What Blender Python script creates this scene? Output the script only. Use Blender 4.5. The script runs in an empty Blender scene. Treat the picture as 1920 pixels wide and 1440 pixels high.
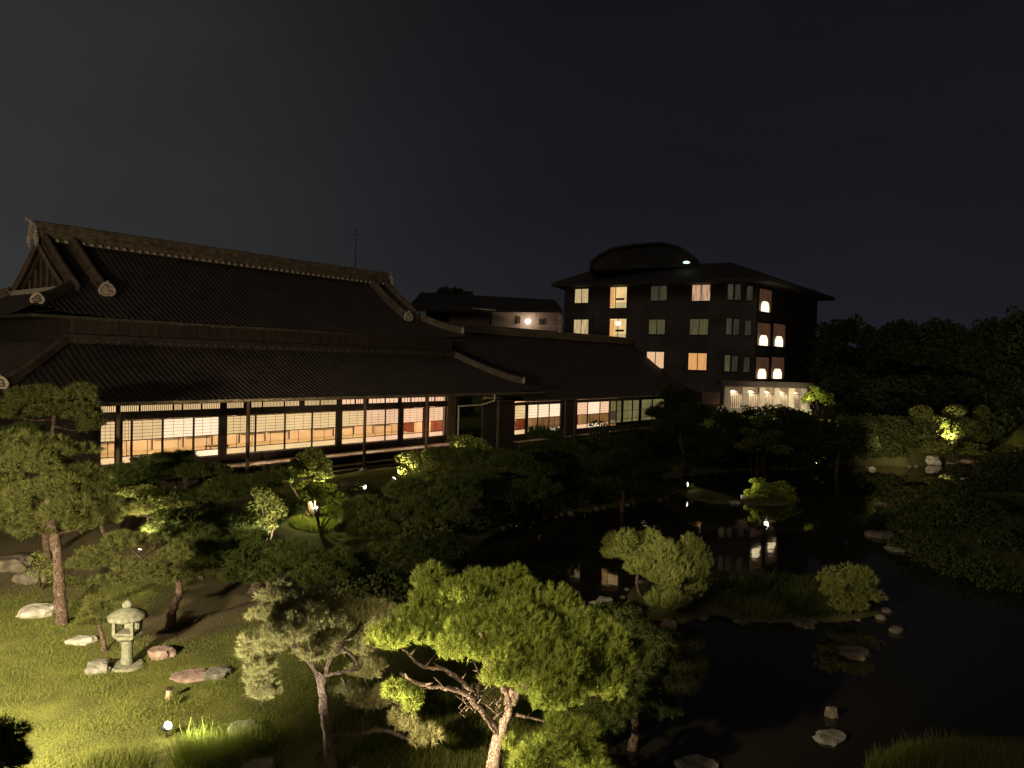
import bpy, math, random
import numpy as np
from mathutils import Vector, Matrix
random.seed(7); RNG = np.random.default_rng(7)
scene = bpy.context.scene
COL = scene.collection
# ------------------------------------------------------------------ camera, world, weak added fill light, exposure
F = 1387.0; CAMZ = 7.5
PITCH = math.atan(40/F); ROLL = 0.027
fwd = Vector((0, math.cos(PITCH), -math.sin(PITCH)))
R0 = Vector((1, 0, 0)); U0 = R0.cross(fwd)
right = (R0*math.cos(ROLL) + U0*math.sin(ROLL)).normalized()
up = (-R0*math.sin(ROLL) + U0*math.cos(ROLL)).normalized()
CAM = Vector((0, 0, CAMZ))
cam = bpy.data.objects.new('camera', bpy.data.cameras.new('camera')); COL.objects.link(cam)
m = Matrix((right, up, -fwd)).transposed().to_4x4(); m.translation = CAM
cam.matrix_world = m
cam.data.sensor_width = 36; cam.data.lens = 36*F/1920
cam.data.clip_start = 0.3; cam.data.clip_end = 2500
scene.camera = cam

world = bpy.data.worlds.new('World'); scene.world = world; world.use_nodes = True
nt = world.node_tree; nt.nodes.clear()
out = nt.nodes.new('ShaderNodeOutputWorld'); bg = nt.nodes.new('ShaderNodeBackground')
sky = nt.nodes.new('ShaderNodeTexSky'); sky.sky_type = 'NISHITA'; sky.sun_disc = False
sky.sun_elevation = math.radians(-3.0); sky.sun_rotation = math.radians(-60)
mixn = nt.nodes.new('ShaderNodeMix'); mixn.data_type = 'RGBA'; mixn.blend_type = 'ADD'; mixn.inputs[0].default_value = 1
mul = nt.nodes.new('ShaderNodeMix'); mul.data_type = 'RGBA'; mul.blend_type = 'MULTIPLY'; mul.inputs[0].default_value = 1
mul.inputs[7].default_value = (0.012, 0.012, 0.012, 1)
nt.links.new(sky.outputs[0], mul.inputs[6]); nt.links.new(mul.outputs[2], mixn.inputs[6])
# night sky over a town: neutral dark above, blue grey toward the horizon, lens flare at the left put in as lighter colour
tc = nt.nodes.new('ShaderNodeTexCoord'); sp = nt.nodes.new('ShaderNodeSeparateXYZ')
nt.links.new(tc.outputs['Generated'], sp.inputs[0])
rz = nt.nodes.new('ShaderNodeValToRGB'); nt.links.new(sp.outputs[2], rz.inputs[0])
e = rz.color_ramp.elements
e[0].position = 0.0; e[0].color = (0.0120, 0.0135, 0.0185, 1)
e[1].position = 0.55; e[1].color = (0.0058, 0.0055, 0.0068, 1)
k = rz.color_ramp.elements.new(0.2); k.color = (0.0080, 0.0085, 0.0115, 1)
rx = nt.nodes.new('ShaderNodeMapRange'); nt.links.new(sp.outputs[0], rx.inputs[0])
rx.inputs[1].default_value = -0.75; rx.inputs[2].default_value = 0.15; rx.inputs[3].default_value = 1; rx.inputs[4].default_value = 0
rx.interpolation_type = 'SMOOTHERSTEP'
gl = nt.nodes.new('ShaderNodeMix'); gl.data_type = 'RGBA'; gl.inputs[6].default_value = (0, 0, 0, 1); gl.inputs[7].default_value = (0.019, 0.020, 0.0165, 1)
nt.links.new(rx.outputs[0], gl.inputs[0])
ad = nt.nodes.new('ShaderNodeMix'); ad.data_type = 'RGBA'; ad.blend_type = 'ADD'; ad.inputs[0].default_value = 1
nt.links.new(rz.outputs[0], ad.inputs[6]); nt.links.new(gl.outputs[2], ad.inputs[7])
nt.links.new(ad.outputs[2], mixn.inputs[7])
nt.links.new(mixn.outputs[2], bg.inputs[0])
ns = nt.nodes.new('ShaderNodeTexNoise'); ns.inputs['Scale'].default_value = 3.5; ns.inputs['Detail'].default_value = 7; ns.inputs['Roughness'].default_value = .6
mpw = nt.nodes.new('ShaderNodeMapping'); mpw.inputs['Scale'].default_value = (1, 1, 3); nt.links.new(tc.outputs['Generated'], mpw.inputs[0]); nt.links.new(mpw.outputs[0], ns.inputs[0])
mr = nt.nodes.new('ShaderNodeMapRange'); mr.inputs[1].default_value = .3; mr.inputs[2].default_value = .7; mr.inputs[3].default_value = .92; mr.inputs[4].default_value = 1.08
nt.links.new(ns.outputs[0], mr.inputs[0]); nt.links.new(mr.outputs[0], bg.inputs[1])
nt.links.new(bg.outputs[0], out.inputs[0])

sd = bpy.data.lights.new('facade_fill', 'SUN'); sd.energy = 0.18; sd.angle = math.radians(25); sd.color = (1.0, 0.86, 0.70)  # added warm fill from behind, stands in for unseen facade lights
sun = bpy.data.objects.new('facade_fill', sd); COL.objects.link(sun)
sun.rotation_euler = Vector((0.45, 0.75, -0.55)).to_track_quat('-Z', 'Y').to_euler()

scene.view_settings.view_transform = 'Standard'; scene.view_settings.look = 'None'
scene.view_settings.exposure = 0; scene.view_settings.gamma = 1; scene.view_settings.use_curve_mapping = False
scene.render.engine = 'CYCLES'
scene.cycles.max_bounces = 5; scene.cycles.diffuse_bounces = 2; scene.cycles.transparent_max_bounces = 6
scene.cycles.sample_clamp_indirect = 2.0

# ------------------------------------------------------------------ geometry of the place
def ray(px, py):
    return fwd + right*((px-960)/F) - up*((py-720)/F)
def DP(px, py, Y):                       # point seen at (px,py) that stands Y metres ahead
    d = ray(px, py); return CAM + d*(Y/d.y)
def GZ(px, py, z=0.0):                   # point at height z
    d = ray(px, py); return CAM + d*((z-CAMZ)/d.z)
TH = math.atan(0.787)
U = Vector((math.sin(TH), math.cos(TH), 0)); W = Vector((-math.cos(TH), math.sin(TH), 0))
def hitq(px, py, q):                     # on a wall plane of the long halls: (a, z)
    d = ray(px, py); t = q/d.dot(W); p = CAM + d*t; return p.dot(U), p.z
def hitplane(px, py, P, n):
    d = ray(px, py); t = (P-CAM).dot(n)/d.dot(n); return CAM + d*t
def ss(x): x = np.clip(x, 0, 1); return x*x*(3-2*x)

WATER = -0.5
pond_px = [(1190,1500),(1130,1330),(1090,1230),(1050,1170),(980,1140),(910,1110),(875,1070),(890,1025),(950,990),
           (1040,968),(1150,952),(1240,938),(1268,918),(1240,900),(1280,893),(1330,886),(1400,882),(1500,880),(1560,874),(1660,873),(1700,876),(1860,858),
           (1880,880),(1800,900),(1730,925),(1700,960),(1690,1000),(1720,1050),(1830,1090),(2050,1130),(2300,1300),(2000,1372),(1680,1385),(1620,1440),(1420,1475),(1300,1440)]
isle_px = [[(1170,1135),(1180,1100),(1260,1085),(1340,1080),(1420,1085),(1540,1090),(1650,1110),(1660,1150),(1600,1166),(1480,1170),(1390,1168),(1330,1150),(1275,1175),(1230,1165)],
           [(1268,922),(1300,910),(1350,926),(1392,938),(1385,945),(1330,944),(1285,932)],
           [(1385,942),(1400,930),(1440,926),(1500,930),(1505,940),(1470,948),(1410,950)]]
def topoly(l): return np.array([[GZ(x, y, WATER).x, GZ(x, y, WATER).y] for x, y in l])
POND = topoly(pond_px); ISLES = [topoly(i) for i in isle_px]
def sdist(P, poly):
    d = np.full(len(P), 1e9); ins = np.zeros(len(P), bool)
    for i in range(len(poly)):
        a = poly[i]; b = poly[(i+1) % len(poly)]; ab = b-a
        t = np.clip(((P-a)@ab)/(ab@ab+1e-9), 0, 1)
        d = np.minimum(d, np.linalg.norm(P-(a+t[:, None]*ab), axis=1))
        c = (a[1] > P[:, 1]) != (b[1] > P[:, 1])
        xi = (b[0]-a[0])*(P[:, 1]-a[1])/(b[1]-a[1]+1e-12)+a[0]
        ins ^= c & (P[:, 0] < xi)
    return np.where(ins, -d, d)
def landdist(P):
    s = sdist(P, POND)
    for i in ISLES: s = np.maximum(s, -sdist(P, i))
    return s
def terrain(P):
    P = np.asarray(P, float); s = landdist(P)
    q = P@np.array([W.x, W.y]); 
    base = 0.8*ss((q-24)/7) + 0.06*np.sin(P[:, 0]*0.7+1)*np.sin(P[:, 1]*0.6) + 0.03*np.sin(P[:, 0]*1.9)*np.cos(P[:, 1]*2.3)
    base = base - 0.12*ss((6-s)/6) + 3.1*ss((P[:, 1]-58)/10)*ss((P[:, 0]-13)/7)
    # stay low on the islands
    isl = np.full(len(P), 9.0)
    for i in ISLES: isl = np.minimum(isl, sdist(P, i))
    base = np.where(isl < 0, -0.12, base)
    z = WATER + (base-WATER)*ss(np.maximum(s, 0)/1.4)**0.7
    return np.where(s < 0, WATER-np.minimum(1.0, -s*0.7), z)
def zt(x, y): return float(terrain([[x, y]])[0])
def ground(px, py):                      # point where the ray meets the ground
    d = ray(px, py); d = d/d.y; Ys = np.arange(7, 100, .1); X = d.x*Ys; Z = CAMZ+d.z*Ys
    hit = np.nonzero(Z < terrain(np.column_stack([X, Ys])))[0]; i = hit[0] if len(hit) else len(Ys)-1
    return Vector((X[i], Ys[i], zt(X[i], Ys[i])))

# ------------------------------------------------------------------ materials
def newmat(name):
    m = bpy.data.materials.new(name); m.use_nodes = True; t = m.node_tree
    return m, t, t.nodes['Principled BSDF']
def surf(name, c1, c2=None, scale=8, rough=0.8, bump=0.3, bscale=None, metal=0, spec=0.3, stretch=None):
    m, t, b = newmat(name); L = t.links
    c2 = c2 or tuple(x*0.6 for x in c1)
    tc = t.nodes.new('ShaderNodeTexCoord'); mp = t.nodes.new('ShaderNodeMapping'); L.new(tc.outputs['Object'], mp.inputs[0])
    if stretch: mp.inputs['Scale'].default_value = stretch
    n = t.nodes.new('ShaderNodeTexNoise'); n.inputs['Scale'].default_value = scale; n.inputs['Detail'].default_value = 6; L.new(mp.outputs[0], n.inputs[0])
    r = t.nodes.new('ShaderNodeValToRGB'); r.color_ramp.elements[0].position = .33; r.color_ramp.elements[1].position = .67
    r.color_ramp.elements[0].color = (*c2, 1); r.color_ramp.elements[1].color = (*c1, 1); L.new(n.outputs[0], r.inputs[0]); L.new(r.outputs[0], b.inputs['Base Color'])
    if bump:
        n2 = t.nodes.new('ShaderNodeTexNoise'); n2.inputs['Scale'].default_value = bscale or scale*3; n2.inputs['Detail'].default_value = 8; L.new(mp.outputs[0], n2.inputs[0])
        bp = t.nodes.new('ShaderNodeBump'); bp.inputs['Strength'].default_value = bump; bp.inputs['Distance'].default_value = 0.05; L.new(n2.outputs[0], bp.inputs['Height']); L.new(bp.outputs[0], b.inputs['Normal'])
    b.inputs['Roughness'].default_value = rough; b.inputs['Metallic'].default_value = metal; b.inputs['Specular IOR Level'].default_value = spec
    return m
def leafmat(name, c1, c2, tr=0.35):
    m, t, b = newmat(name); L = t.links; t.nodes.remove(b)
    g = t.nodes.new('ShaderNodeNewGeometry'); tc = t.nodes.new('ShaderNodeTexCoord')
    n = t.nodes.new('ShaderNodeTexNoise'); n.inputs['Scale'].default_value = 1.6; L.new(tc.outputs['Object'], n.inputs[0])
    a = t.nodes.new('ShaderNodeMath'); a.operation = 'MULTIPLY_ADD'; a.inputs[1].default_value = 0.6; L.new(g.outputs['Random Per Island'], a.inputs[0])
    s = t.nodes.new('ShaderNodeMath'); s.operation = 'MULTIPLY'; s.inputs[1].default_value = 0.45; L.new(n.outputs[0], s.inputs[0]); L.new(s.outputs[0], a.inputs[2])
    r = t.nodes.new('ShaderNodeValToRGB'); L.new(a.outputs[0], r.inputs[0])
    r.color_ramp.elements[0].color = (*c2, 1); r.color_ramp.elements[1].color = (*c1, 1); r.color_ramp.elements[1].position = .8
    d = t.nodes.new('ShaderNodeBsdfDiffuse'); T = t.nodes.new('ShaderNodeBsdfTranslucent'); mx = t.nodes.new('ShaderNodeMixShader'); mx.inputs[0].default_value = tr
    L.new(r.outputs[0], d.inputs[0]); L.new(r.outputs[0], T.inputs[0]); L.new(d.outputs[0], mx.inputs[1]); L.new(T.outputs[0], mx.inputs[2]); L.new(mx.outputs[0], t.nodes['Material Output'].inputs[0])
    return m
def emit(name, col, s):
    m, t, b = newmat(name); b.inputs['Base Color'].default_value = (*[min(.8, c) for c in col], 1)
    b.inputs['Emission Color'].default_value = (*col, 1); b.inputs['Emission Strength'].default_value = s; return m
def cloth(name, col, s, scale=3.0, axis=0, amt=0.35):      # lit curtain or paper: emission with a weave or pleats
    m, t, b = newmat(name); L = t.links; b.inputs['Base Color'].default_value = (*[min(.6, c*.3) for c in col], 1)
    tc = t.nodes.new('ShaderNodeTexCoord'); n = t.nodes.new('ShaderNodeTexNoise'); n.inputs['Scale'].default_value = scale; n.inputs['Detail'].default_value = 2
    mp = t.nodes.new('ShaderNodeMapping'); mp.inputs['Scale'].default_value = (1, 1, 0.15) if axis == 0 else (1, 1, 1)
    L.new(tc.outputs['Object'], mp.inputs[0]); L.new(mp.outputs[0], n.inputs[0])
    r = t.nodes.new('ShaderNodeMapRange'); r.inputs[1].default_value = .3; r.inputs[2].default_value = .7; r.inputs[3].default_value = s*(1-amt); r.inputs[4].default_value = s*(1+amt)
    L.new(n.outputs[0], r.inputs[0]); b.inputs['Emission Color'].default_value = (*col, 1); L.new(r.outputs[0], b.inputs['Emission Strength'])
    return m
M = {}
M['roof'] = surf('roof_tile', (.060, .043, .034), (.034, .025, .020), 1.2, .75, .25, 12, spec=.3)
M['ridge'] = surf('ridge_tile', (.28, .20, .12), (.11, .08, .05), 3, .55, .3, 12, spec=.5)
M['hipridge'] = surf('hip_tile', (.15, .105, .066), (.07, .048, .035), 3, .6, .3, 12, spec=.4)
M['tileend'] = surf('tile_end', (.62, .50, .38), (.4, .3, .2), 4, .6, .2)
M['oni'] = surf('ornament_tile', (.68, .56, .42), (.36, .28, .2), 9, .6, .5)
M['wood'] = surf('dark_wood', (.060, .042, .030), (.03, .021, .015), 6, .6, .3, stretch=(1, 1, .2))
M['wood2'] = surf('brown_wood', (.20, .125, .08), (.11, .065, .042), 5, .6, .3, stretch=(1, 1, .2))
M['deck'] = surf('pale_deck_wood', (.66, .48, .34), (.48, .34, .24), 5, .5, .2, stretch=(.2, 1, 1))
M['redwood'] = surf('red_wood', (.28, .07, .04), (.16, .04, .03), 5, .5, .2)
M['plaster'] = surf('plaster', (.40, .32, .25), (.30, .23, .18), 1.5, .9, .15)
M['pinkwall'] = surf('pink_stucco', (.34, .26, .20), (.24, .18, .14), 1.2, .9, .2)
M['hotel'] = surf('hotel_wall', (.085, .068, .056), (.055, .043, .036), .6, .9, .2)
M['hotelroof'] = surf('hotel_roof', (.045, .036, .030), (.03, .025, .02), .8, .8, .2)
M['concrete'] = surf('cream_render', (.74, .66, .53), (.60, .52, .41), 2, .9, .15)
M['stone'] = surf('lantern_stone', (.28, .27, .18), (.15, .145, .095), 9, .95, .6)
M['rock'] = surf('grey_rock', (.30, .27, .21), (.12, .11, .085), 4, .95, 1.0, 9)
M['palerock'] = surf('pale_rock', (.58, .52, .42), (.30, .27, .2), 5, .9, .9, 9)
M['dullrock'] = surf('dull_tan_rock', (.20, .16, .11), (.09, .07, .05), 4, .9, .9, 9)  # duller, darker tan than the other rocks
M['pinkrock'] = surf('reddish_rock', (.42, .29, .23), (.2, .13, .1), 4, .9, .9, 9)
def barkmat(name, c1, c2, crack, scale):
    m, t, b = newmat(name); L = t.links
    tc = t.nodes.new('ShaderNodeTexCoord'); mp = t.nodes.new('ShaderNodeMapping'); mp.inputs['Scale'].default_value = (1, 1, .45); L.new(tc.outputs['Object'], mp.inputs[0])
    n = t.nodes.new('ShaderNodeTexNoise'); n.inputs['Scale'].default_value = scale*.6; n.inputs['Detail'].default_value = 6; L.new(mp.outputs[0], n.inputs[0])
    w = t.nodes.new('ShaderNodeMix'); w.data_type = 'RGBA'; w.blend_type = 'ADD'; w.inputs[0].default_value = .12; L.new(mp.outputs[0], w.inputs[6]); L.new(n.outputs[1], w.inputs[7])
    v = t.nodes.new('ShaderNodeTexVoronoi'); v.feature = 'DISTANCE_TO_EDGE'; v.inputs['Scale'].default_value = scale; L.new(w.outputs[2], v.inputs['Vector'])
    r = t.nodes.new('ShaderNodeValToRGB'); r.color_ramp.elements[0].color = (*c2, 1); r.color_ramp.elements[1].color = (*c1, 1); r.color_ramp.elements[0].position = .35; r.color_ramp.elements[1].position = .65; L.new(n.outputs[0], r.inputs[0])
    q = t.nodes.new('ShaderNodeValToRGB'); q.color_ramp.elements[0].position = .02; q.color_ramp.elements[1].position = .14; L.new(v.outputs['Distance'], q.inputs[0])
    mx = t.nodes.new('ShaderNodeMix'); mx.data_type = 'RGBA'; L.new(q.outputs[0], mx.inputs[0]); mx.inputs[6].default_value = (*crack, 1); L.new(r.outputs[0], mx.inputs[7]); L.new(mx.outputs[2], b.inputs['Base Color'])
    bp = t.nodes.new('ShaderNodeBump'); bp.inputs['Strength'].default_value = 1; bp.inputs['Distance'].default_value = .03; L.new(q.outputs[0], bp.inputs['Height']); L.new(bp.outputs[0], b.inputs['Normal'])
    b.inputs['Roughness'].default_value = .95; b.inputs['Specular IOR Level'].default_value = .1; return m
M['bark'] = barkmat('pine_bark', (.25, .175, .12), (.14, .09, .06), (.085, .055, .038), 26)
M['barkpale'] = barkmat('pale_bark', (.40, .29, .21), (.27, .185, .13), (.18, .12, .085), 30)
M['metal'] = surf('dark_metal', (.10, .10, .10), (.06, .06, .06), 8, .4, 0, metal=.6)
M['tatami'] = surf('tatami', (.55, .42, .22), (.48, .36, .2), 5, .7, .1)
M['fusuma'] = surf('cream_paper_wall', (.78, .60, .42), (.70, .52, .34), 1, .8, 0)
M['ceiling'] = surf('ceiling_board', (.45, .30, .18), (.36, .24, .14), 3, .7, 0)
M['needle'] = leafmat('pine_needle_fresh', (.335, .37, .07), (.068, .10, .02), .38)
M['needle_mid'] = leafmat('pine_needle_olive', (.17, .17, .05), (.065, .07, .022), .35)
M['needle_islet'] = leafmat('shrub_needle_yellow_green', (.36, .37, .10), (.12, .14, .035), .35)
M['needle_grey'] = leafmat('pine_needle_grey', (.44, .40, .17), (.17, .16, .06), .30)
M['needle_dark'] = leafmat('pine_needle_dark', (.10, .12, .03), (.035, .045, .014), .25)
M['leaf'] = leafmat('shrub_leaf', (.26, .27, .07), (.09, .11, .03), .3)
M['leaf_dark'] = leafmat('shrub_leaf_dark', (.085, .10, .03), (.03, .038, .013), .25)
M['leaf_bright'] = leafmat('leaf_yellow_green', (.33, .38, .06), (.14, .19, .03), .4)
M['grass'] = leafmat('grass_blade', (.24, .255, .060), (.12, .135, .036), .3)
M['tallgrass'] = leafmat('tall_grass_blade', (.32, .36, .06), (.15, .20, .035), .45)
M['papA'] = cloth('shoji_paper_warm', (.84, .58, .28), 1.0, .6, 1, .12)
M['papB'] = cloth('shoji_paper_white', (1.15, .88, .58), 1.0, .6, 1, .10)
M['papC'] = cloth('shoji_paper_pink', (.95, .58, .35), 1.0, .6, 1, .12)
M['papD'] = cloth('shoji_paper_dim_green', (.15, .13, .05), 1.0, .6, 1, .25)
M['curt_warm'] = cloth('curtain_warm', (.62, .46, .24), 1.0, 5, 0, .3)
M['curt_pink'] = cloth('curtain_pink', (.55, .33, .21), 1.0, 5, 0, .5)
M['curt_orange'] = cloth('curtain_orange', (.86, .42, .15), 1.0, 4, 0, .15)
M['curt_rose'] = cloth('curtain_rose', (.92, .58, .33), 1.0, 4, 0, .12)
M['curt_dim'] = cloth('curtain_dim', (.050, .044, .028), 1.0, 5, 0, .3)
M['curt_dimgreen'] = cloth('curtain_dim_green', (.085, .075, .036), 1.0, 5, 0, .25)
M['curt_faint'] = cloth('curtain_faint', (.035, .028, .020), 1.0, 5, 0, .4)
M['curt_brown'] = cloth('curtain_brown', (.055, .026, .013), 1.0, 4, 0, .4)
M['shade'] = emit('curtain_glow', (1.0, .80, .52), 1.6)  # arch of lamplight on the hotel curtains, built as emission
M['bulb'] = emit('lamp_glow', (1.0, .93, .78), 14)
M['bulb_small'] = emit('small_lamp_glow', (1.0, .93, .72), 5)
M['bulb_cool'] = emit('cool_lamp_glow', (.72, 1.0, .92), 1.6)
def glass():
    m, t, b = newmat('window_glass'); L = t.links; t.nodes.remove(b)
    tr = t.nodes.new('ShaderNodeBsdfTransparent'); tr.inputs[0].default_value = (.93, .93, .9, 1); gl = t.nodes.new('ShaderNodeBsdfGlossy'); gl.inputs['Roughness'].default_value = .03
    fr = t.nodes.new('ShaderNodeFresnel'); fr.inputs[0].default_value = 1.45; mx = t.nodes.new('ShaderNodeMixShader')
    ge = t.nodes.new('ShaderNodeNewGeometry'); iv = t.nodes.new('ShaderNodeMath'); iv.operation = 'SUBTRACT'; iv.inputs[0].default_value = 1; L.new(ge.outputs['Backfacing'], iv.inputs[1])
    fm = t.nodes.new('ShaderNodeMath'); fm.operation = 'MULTIPLY'; L.new(fr.outputs[0], fm.inputs[0]); L.new(iv.outputs[0], fm.inputs[1]); L.new(fm.outputs[0], mx.inputs[0]); L.new(tr.outputs[0], mx.inputs[1]); L.new(gl.outputs[0], mx.inputs[2]); L.new(mx.outputs[0], t.nodes['Material Output'].inputs[0]); return m
M['glass'] = glass()
def watermat():
    m, t, b = newmat('pond_water'); L = t.links
    b.inputs['Base Color'].default_value = (.020, .017, .011, 1); b.inputs['Roughness'].default_value = .035; b.inputs['IOR'].default_value = 1.333; b.inputs['Specular IOR Level'].default_value = .5
    tc = t.nodes.new('ShaderNodeTexCoord'); n = t.nodes.new('ShaderNodeTexNoise'); n.inputs['Scale'].default_value = .9; n.inputs['Detail'].default_value = 3; L.new(tc.outputs['Object'], n.inputs[0])
    bp = t.nodes.new('ShaderNodeBump'); bp.inputs['Strength'].default_value = .12; bp.inputs['Distance'].default_value = .03; L.new(n.outputs[0], bp.inputs['Height']); L.new(bp.outputs[0], b.inputs['Normal']); return m
M['water'] = watermat()
def groundmat():
    m, t, b = newmat('garden_ground'); L = t.links
    tc = t.nodes.new('ShaderNodeTexCoord'); at = t.nodes.new('ShaderNodeAttribute'); at.attribute_name = 'soil'
    n = t.nodes.new('ShaderNodeTexNoise'); n.inputs['Scale'].default_value = 1.3; n.inputs['Detail'].default_value = 9; L.new(tc.outputs['Object'], n.inputs[0])
    n3 = t.nodes.new('ShaderNodeTexNoise'); n3.inputs['Scale'].default_value = 18; n3.inputs['Detail'].default_value = 6; L.new(tc.outputs['Object'], n3.inputs[0])
    r = t.nodes.new('ShaderNodeValToRGB'); L.new(n.outputs[0], r.inputs[0]); r.color_ramp.elements[0].position = .35; r.color_ramp.elements[1].position = .65
    r.color_ramp.elements[0].color = (.105, .108, .028, 1); r.color_ramp.elements[1].color = (.18, .185, .042, 1)
    r2 = t.nodes.new('ShaderNodeValToRGB'); L.new(n3.outputs[0], r2.inputs[0]); r2.color_ramp.elements[0].color = (.055, .042, .022, 1); r2.color_ramp.elements[1].color = (.14, .108, .058, 1)
    ma = t.nodes.new('ShaderNodeMath'); ma.operation = 'MULTIPLY_ADD'; L.new(n3.outputs[0], ma.inputs[0]); ma.inputs[1].default_value = .8; ma.inputs[2].default_value = -.4
    mb = t.nodes.new('ShaderNodeMath'); mb.operation = 'ADD'; mb.use_clamp = True; L.new(at.outputs['Fac'], mb.inputs[0]); L.new(ma.outputs[0], mb.inputs[1])
    mx = t.nodes.new('ShaderNodeMix'); mx.data_type = 'RGBA'; L.new(mb.outputs[0], mx.inputs[0]); L.new(r.outputs[0], mx.inputs[6]); L.new(r2.outputs[0], mx.inputs[7]); L.new(mx.outputs[2], b.inputs['Base Color'])
    bp = t.nodes.new('ShaderNodeBump'); bp.inputs['Strength'].default_value = .8; bp.inputs['Distance'].default_value = .05; L.new(n3.outputs[0], bp.inputs['Height']); L.new(bp.outputs[0], b.inputs['Normal'])
    b.inputs['Roughness'].default_value = .95; b.inputs['Specular IOR Level'].default_value = .1; return m
M['ground'] = groundmat()

# ------------------------------------------------------------------ mesh helpers
class MB:
    def __init__(s): s.v = []; s.f = []
    def box(s, a, b):
        n = len(s.v); x0, y0, z0 = a; x1, y1, z1 = b
        s.v += [(x0,y0,z0),(x1,y0,z0),(x1,y1,z0),(x0,y1,z0),(x0,y0,z1),(x1,y0,z1),(x1,y1,z1),(x0,y1,z1)]
        s.f += [tuple(n+i for i in q) for q in ((3,2,1,0),(4,5,6,7),(0,1,5,4),(1,2,6,5),(2,3,7,6),(3,0,4,7))]; return s
    def poly(s, pts): n = len(s.v); s.v += [tuple(p) for p in pts]; s.f.append(tuple(range(n, n+len(pts)))); return s
    def tube(s, pts, rad, k=8, cap=True):
        pts = [Vector(p) for p in pts]; n0 = len(s.v)
        for i, p in enumerate(pts):
            d = (pts[min(i+1, len(pts)-1)]-pts[max(i-1, 0)]).normalized()
            a = d.cross(Vector((0.13, 1, 0.07))).normalized() if abs(d.y) < .9 else d.cross(Vector((1, 0, 0))).normalized(); b = d.cross(a)
            r = rad[i] if hasattr(rad, '__len__') else rad
            for j in range(k):
                t = 2*math.pi*j/k; s.v.append(tuple(p+a*(r*math.cos(t))+b*(r*math.sin(t))))
        for i in range(len(pts)-1):
            for j in range(k):
                s.f.append((n0+i*k+j, n0+i*k+(j+1) % k, n0+(i+1)*k+(j+1) % k, n0+(i+1)*k+j))
        if cap: s.f.append(tuple(n0+j for j in range(k))[::-1]); s.f.append(tuple(n0+(len(pts)-1)*k+j for j in range(k)))
        return s
    def lathe(s, c, prof, k=16, sq=0.0, rot=0.0):
        n0 = len(s.v)
        for r, z in prof:
            for j in range(k):
                t = 2*math.pi*j/k+rot; s.v.append((c[0]+r*math.cos(t), c[1]+r*math.sin(t), c[2]+z))
        for i in range(len(prof)-1):
            for j in range(k): s.f.append((n0+i*k+j, n0+i*k+(j+1) % k, n0+(i+1)*k+(j+1) % k, n0+(i+1)*k+j))
        s.f.append(tuple(n0+j for j in range(k))[::-1]); s.f.append(tuple(n0+(len(prof)-1)*k+j for j in range(k))); return s
    def build(s, name, mat, parent=None, org=None, smooth=False):
        me = bpy.data.meshes.new(name); v = s.v
        if org is not None: v = [(p[0]-org[0], p[1]-org[1], p[2]-org[2]) for p in v]
        me.from_pydata(v, [], s.f); me.validate(); me.materials.append(mat)
        if smooth: me.shade_smooth()
        o = bpy.data.objects.new(name, me); COL.objects.link(o)
        if parent: o.parent = parent
        return o
def fast(name, verts, nper, mat, parent=None, org=None):        # verts (N*nper,3), every nper verts one face
    verts = np.asarray(verts, np.float32)
    if org is not None: verts = verts-np.array(org, np.float32)
    n = len(verts); me = bpy.data.meshes.new(name); me.vertices.add(n); me.vertices.foreach_set('co', verts.ravel())
    nf = n//nper; me.loops.add(n); me.loops.foreach_set('vertex_index', np.arange(n, dtype=np.int32))
    me.polygons.add(nf); me.polygons.foreach_set('loop_start', np.arange(0, n, nper, dtype=np.int32))
    me.update(calc_edges=True); me.materials.append(mat)
    o = bpy.data.objects.new(name, me); COL.objects.link(o)
    if parent: o.parent = parent
    return o
def tag(o, label=None, cat=None, group=None, kind=None):
    if label: o['label'] = label
    if cat: o['category'] = cat
    if group: o['group'] = group
    if kind: o['kind'] = kind
    return o
def thing(name, label, cat, loc, rz=0, group=None):
    o = bpy.data.objects.new(name, None); COL.objects.link(o); o.location = loc; o.rotation_euler = (0, 0, rz); o.empty_display_size = .3
    return tag(o, label, cat, group)
def share(src, name, parent, loc, rot=None, scale=None):        # a sibling that shares mesh data
    o = src.copy(); COL.objects.link(o); o.name = name; o.parent = parent; o.location = loc
    if rot is not None: o.rotation_euler = rot
    if scale is not None: o.scale = scale
    return o
def unit(v): return v/np.maximum(np.linalg.norm(v, axis=1, keepdims=True), 1e-9)
def needles(pos, axis, n, L, w, spread, shoot=0.0):
    Mn = len(pos); P = np.repeat(pos, n, 0); A = np.repeat(unit(axis), n, 0)
    r = RNG.normal(size=(Mn*n, 3)); d = unit(A+spread*r*0.6)
    P = P+A*(shoot*RNG.uniform(0, 1, (Mn*n, 1)))
    side = unit(np.cross(d, RNG.normal(size=(Mn*n, 3))))*(w/2)
    ln = L*RNG.uniform(.6, 1.15, (Mn*n, 1)); base = P+d*0.01
    return np.stack([base-side, base+side, base+d*ln], 1).reshape(-1, 3)
def leaves(pos, size, flat=.5):
    n = len(pos); nn = unit(RNG.normal(size=(n, 3))+np.array([0, 0, flat])); a = unit(np.cross(nn, RNG.normal(size=(n, 3)))); b = np.cross(nn, a)
    s = size*RNG.uniform(.6, 1.2, (n, 1))
    return np.stack([pos-a*s*.5, pos+b*s*.3, pos+a*s*.5, pos-b*s*.3], 1).reshape(-1, 3)
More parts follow.
